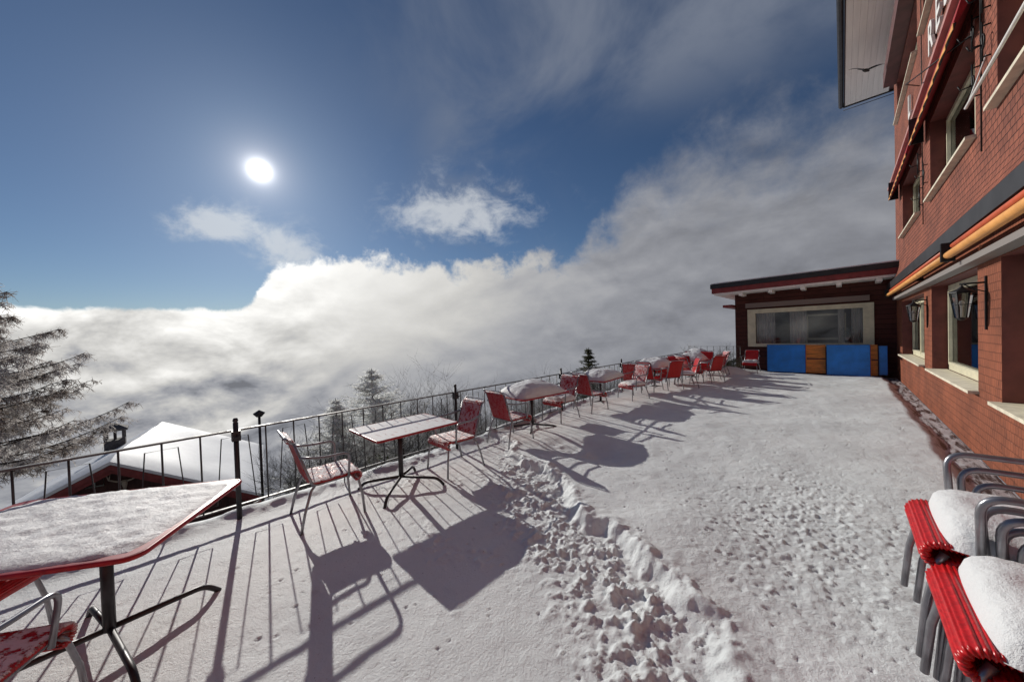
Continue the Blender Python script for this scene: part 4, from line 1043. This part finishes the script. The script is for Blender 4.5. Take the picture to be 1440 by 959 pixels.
# dry weeds and ground cover as one mass
gc = MB(); rr = random.Random(3)
for k in range(15000):
    x = -4.62 - abs(rr.gauss(0, 1)) * 2.2; y = rr.uniform(-3.5, 15.5); z = hz(x, y) if k % 1 == 0 else 0
    L = rr.uniform(.06, .28); a = rr.uniform(0, 6.28); d = Vector((math.cos(a) * .6, math.sin(a) * .6, 1)).normalized() * L; s_ = Vector((-math.sin(a), math.cos(a), 0)) * .006
    p = Vector((x, y, z - .02)); gc.add([p - s_, p + s_, p + d + s_ * 2.4, p + d * 1.15, p + d - s_ * 2.4], [(0, 1, 2, 3, 4)])
tag(gc.build('undergrowth', LEAFG, fix=False), kind='stuff', label='dry frosted undergrowth covering the slope under the railing', cat='undergrowth')
# conifers
def conifer(seed, H, R, mt, needle=.06, layers=26, per=9, dens=22, droop=.25):
    rr = random.Random(seed); tr = MB().tube([(0, 0, 0), (0, 0, H * .5), (0, 0, H)], [H * .016 + .02, H * .01 + .01, .008], 8); m_ = MB()
    for l in range(layers):
        u = (l + rr.random() * .5) / layers; z = H * (.06 + .93 * u); L = R * (1 - u) ** .85 * rr.uniform(.75, 1.1) + .05
        for b in range(per):
            a = rr.uniform(0, 6.28); Lb = L * rr.uniform(.6, 1.1); d = Vector((math.cos(a), math.sin(a), rr.uniform(-.1, .35)))
            pts = [Vector((0, 0, z)) + d * Lb * k / 4 - Vector((0, 0, droop * Lb * (k / 4) ** 2)) for k in range(5)]
            m_.tube(pts, [.012, .01, .008, .006, .003], 3, caps=False)
            for k in range(int(dens * (Lb / R + .25))):
                q = rr.random(); i = min(3, int(q * 4)); p = pts[i].lerp(pts[i + 1], q * 4 - i)
                s_ = Vector((rr.gauss(0, 1), rr.gauss(0, 1), rr.gauss(-.1, .6))).normalized() * needle * rr.uniform(.7, 1.6); w_ = s_.cross(d).normalized() * needle * .12
                m_.add([p - w_, p + s_, p + w_], [(0, 1, 2)])
    return tr, m_
def place_con(name, label, x, y, ztop, R, mt, seed, **k):
    z = hz(x, y) - .1; H = ztop - z; r = thing(name, label, 'tree', (x, y, z)); a, b = conifer(seed, H, R, mt, **k); a.build('trunk', DARKW, r); b.build('crown', mt, r, fix=False); return r
DARKW = mat('dark_bark', (.05, .04, .035), .9, var=.3, bump=.01)
place_con('small_fir', 'small dark green fir peeking over the railing before the middle tables', -7.0, 11.4, 1.22, 1.15, FIRM, 5, needle=.10, dens=60, droop=-.05)
place_con('frosted_spruce', 'frosted spruce rising behind the small table, tallest over the railing', -11, 4.75, .84, 3.0, FIRF, 6, needle=.16, dens=60, layers=34, droop=-.12)
place_con('frosted_spruce', 'frosted young spruce left of the tallest one, low over the rail', -10.6, 3.5, .10, 1.6, FIRF, 9, needle=.15, dens=55, droop=-.1)
for i, (x, y, zt, sd_, lb) in enumerate([(-12, 6.3, .50, 41, 'bare frosted birch just right of the tall frosted spruce'), (-12, 7.2, .52, 42, 'slender bare birch above the streaky table'), (-10.5, 8.3, -.05, 43, 'bare twiggy tree behind the tall red chair back'),
       (-10, 2.4, -.9, 44, 'bare dark shrub tree behind the frosted side view armchair'), (-9, 10.8, .25, 45, 'thin bare saplings left of the small fir'), (-7.5, 13.5, .5, 46, 'bare sapling right of the small fir'), (-5.6, 14.2, .62, 47, 'bare bush behind the far heaped table'), (-5.2, 17.8, 1.25, 48, 'thin bare sapling left of the annex')]):
    z = hz(x, y) - .1; r = thing('bare_tree', lb, 'tree', (x, y, z)); branchy(sd_, h=(zt - z) * .66, spread=.45, stems=5, levels=3, r0=.022, kink=.07, up=1.6, kids=6).build('branches', FROST1, r, fix=False)
for i, (x, y, s_, lb) in enumerate([(-3.25, 15.4, .42, 'dark twiggy bush half buried in snow left of the annex'), (-3.9, 15.6, .34, 'small dark bush at the corner of the far railing')]):
    r = thing('dark_bush', lb, 'shrub', (x, y, .0)); link('twigs', SHR[4 + i], r); link('leaves', LEAF[i], r); r.scale = (s_ * 1.2, s_ * 1.2, s_)
# mound of shovelled snow by the annex
mo = snow_cap(1.3, .9, 0, .28, 24, 33, pw=2).build('snow_heap', SNOWD, fix=False); mo.location = (-3.05, 14.75, .05); tag(mo, 'low heap of shovelled snow left of the lone annex chair', 'snow heap')

# larch at the left edge
def larch(seed, H, R, zc):
    rr = random.Random(seed); br = MB(); tw = MB()
    N = 190
    for b in range(N):
        u = b / N; z = H * (.42 + .57 * u); L = R * (1 - u) ** .60 * rr.uniform(.8, 1.06) + .3
        a = b * 2.39996 + rr.uniform(-.3, .3); d = Vector((math.cos(a), math.sin(a), 0)); n = 12; pts = []; p = Vector((0, 0, z))
        for k in range(n + 1):
            s = k / n; pts.append(p.copy()); sl_ = -.25 + .85 * s ** 1.5 + rr.gauss(0, .05); p = p + (d + Vector((rr.gauss(0, .07), rr.gauss(0, .07), sl_))).normalized() * L / n
        br.tube(pts, [.032 * (1 - .85 * k / n) * (L / R + .3) for k in range(n + 1)], 4, caps=False)
        side = Vector((-d.y, d.x, 0))
        nt = int(30 * L / R * 3.4)
        for k in range(nt):
            q = rr.uniform(.12, 1); i = min(n - 1, int(q * n)); p = pts[i].lerp(pts[i + 1], q * n - i)
            sg = rr.choice((-1, 1)); Lt = rr.uniform(.25, .75) * (1.15 - .6 * q) * (L / R * .6 + .4); q0 = p.copy(); tp = [p.copy()]
            dd = (side * sg * rr.uniform(.2, 1) + d * rr.uniform(.1, .8) + Vector((0, 0, rr.uniform(-.35, .05)))).normalized()
            for m2 in range(4): dd = (dd + Vector((rr.gauss(0, .1), rr.gauss(0, .1), -.12))).normalized(); q0 = q0 + dd * Lt / 4; tp.append(q0.copy())
            tw.tube(tp, [.007, .006, .005, .004, .002], 3, caps=False)
            for m3 in range(rr.randint(14, 22)):
                i2 = rr.randint(0, 3); pp = tp[i2].lerp(tp[i2 + 1], rr.random()); e = Vector((rr.gauss(0, .5), rr.gauss(0, .5), rr.gauss(-.45, .5))).normalized() * rr.uniform(.05, .18); w_ = e.cross(Vector((rr.gauss(0, 1), rr.gauss(0, 1), .3))).normalized() * .0065
                tw.add([pp - w_, pp + w_, pp + e + w_ * .6, pp + e - w_ * .6], [(0, 1, 2, 3)])
    return br, tw
lx_, ly_ = -15.0, -5.0; lz = hz(lx_, ly_) - .2
la = thing('larch_tree', 'large bare brown larch with upswept frosted branches at the left edge', 'tree', (lx_, ly_, lz))
H_ = 5.1 - lz
MB().tube([(0, 0, 0), (.05, .05, H_ * .5), (0, 0, H_)], [.26, .16, .02], 12).build('trunk', DARKW, la)
a_, b_ = larch(4, H_, 4.3, 0); a_.build('limbs', DARKW, la, fix=False); b_.build('crown', LARCH, la, fix=False)
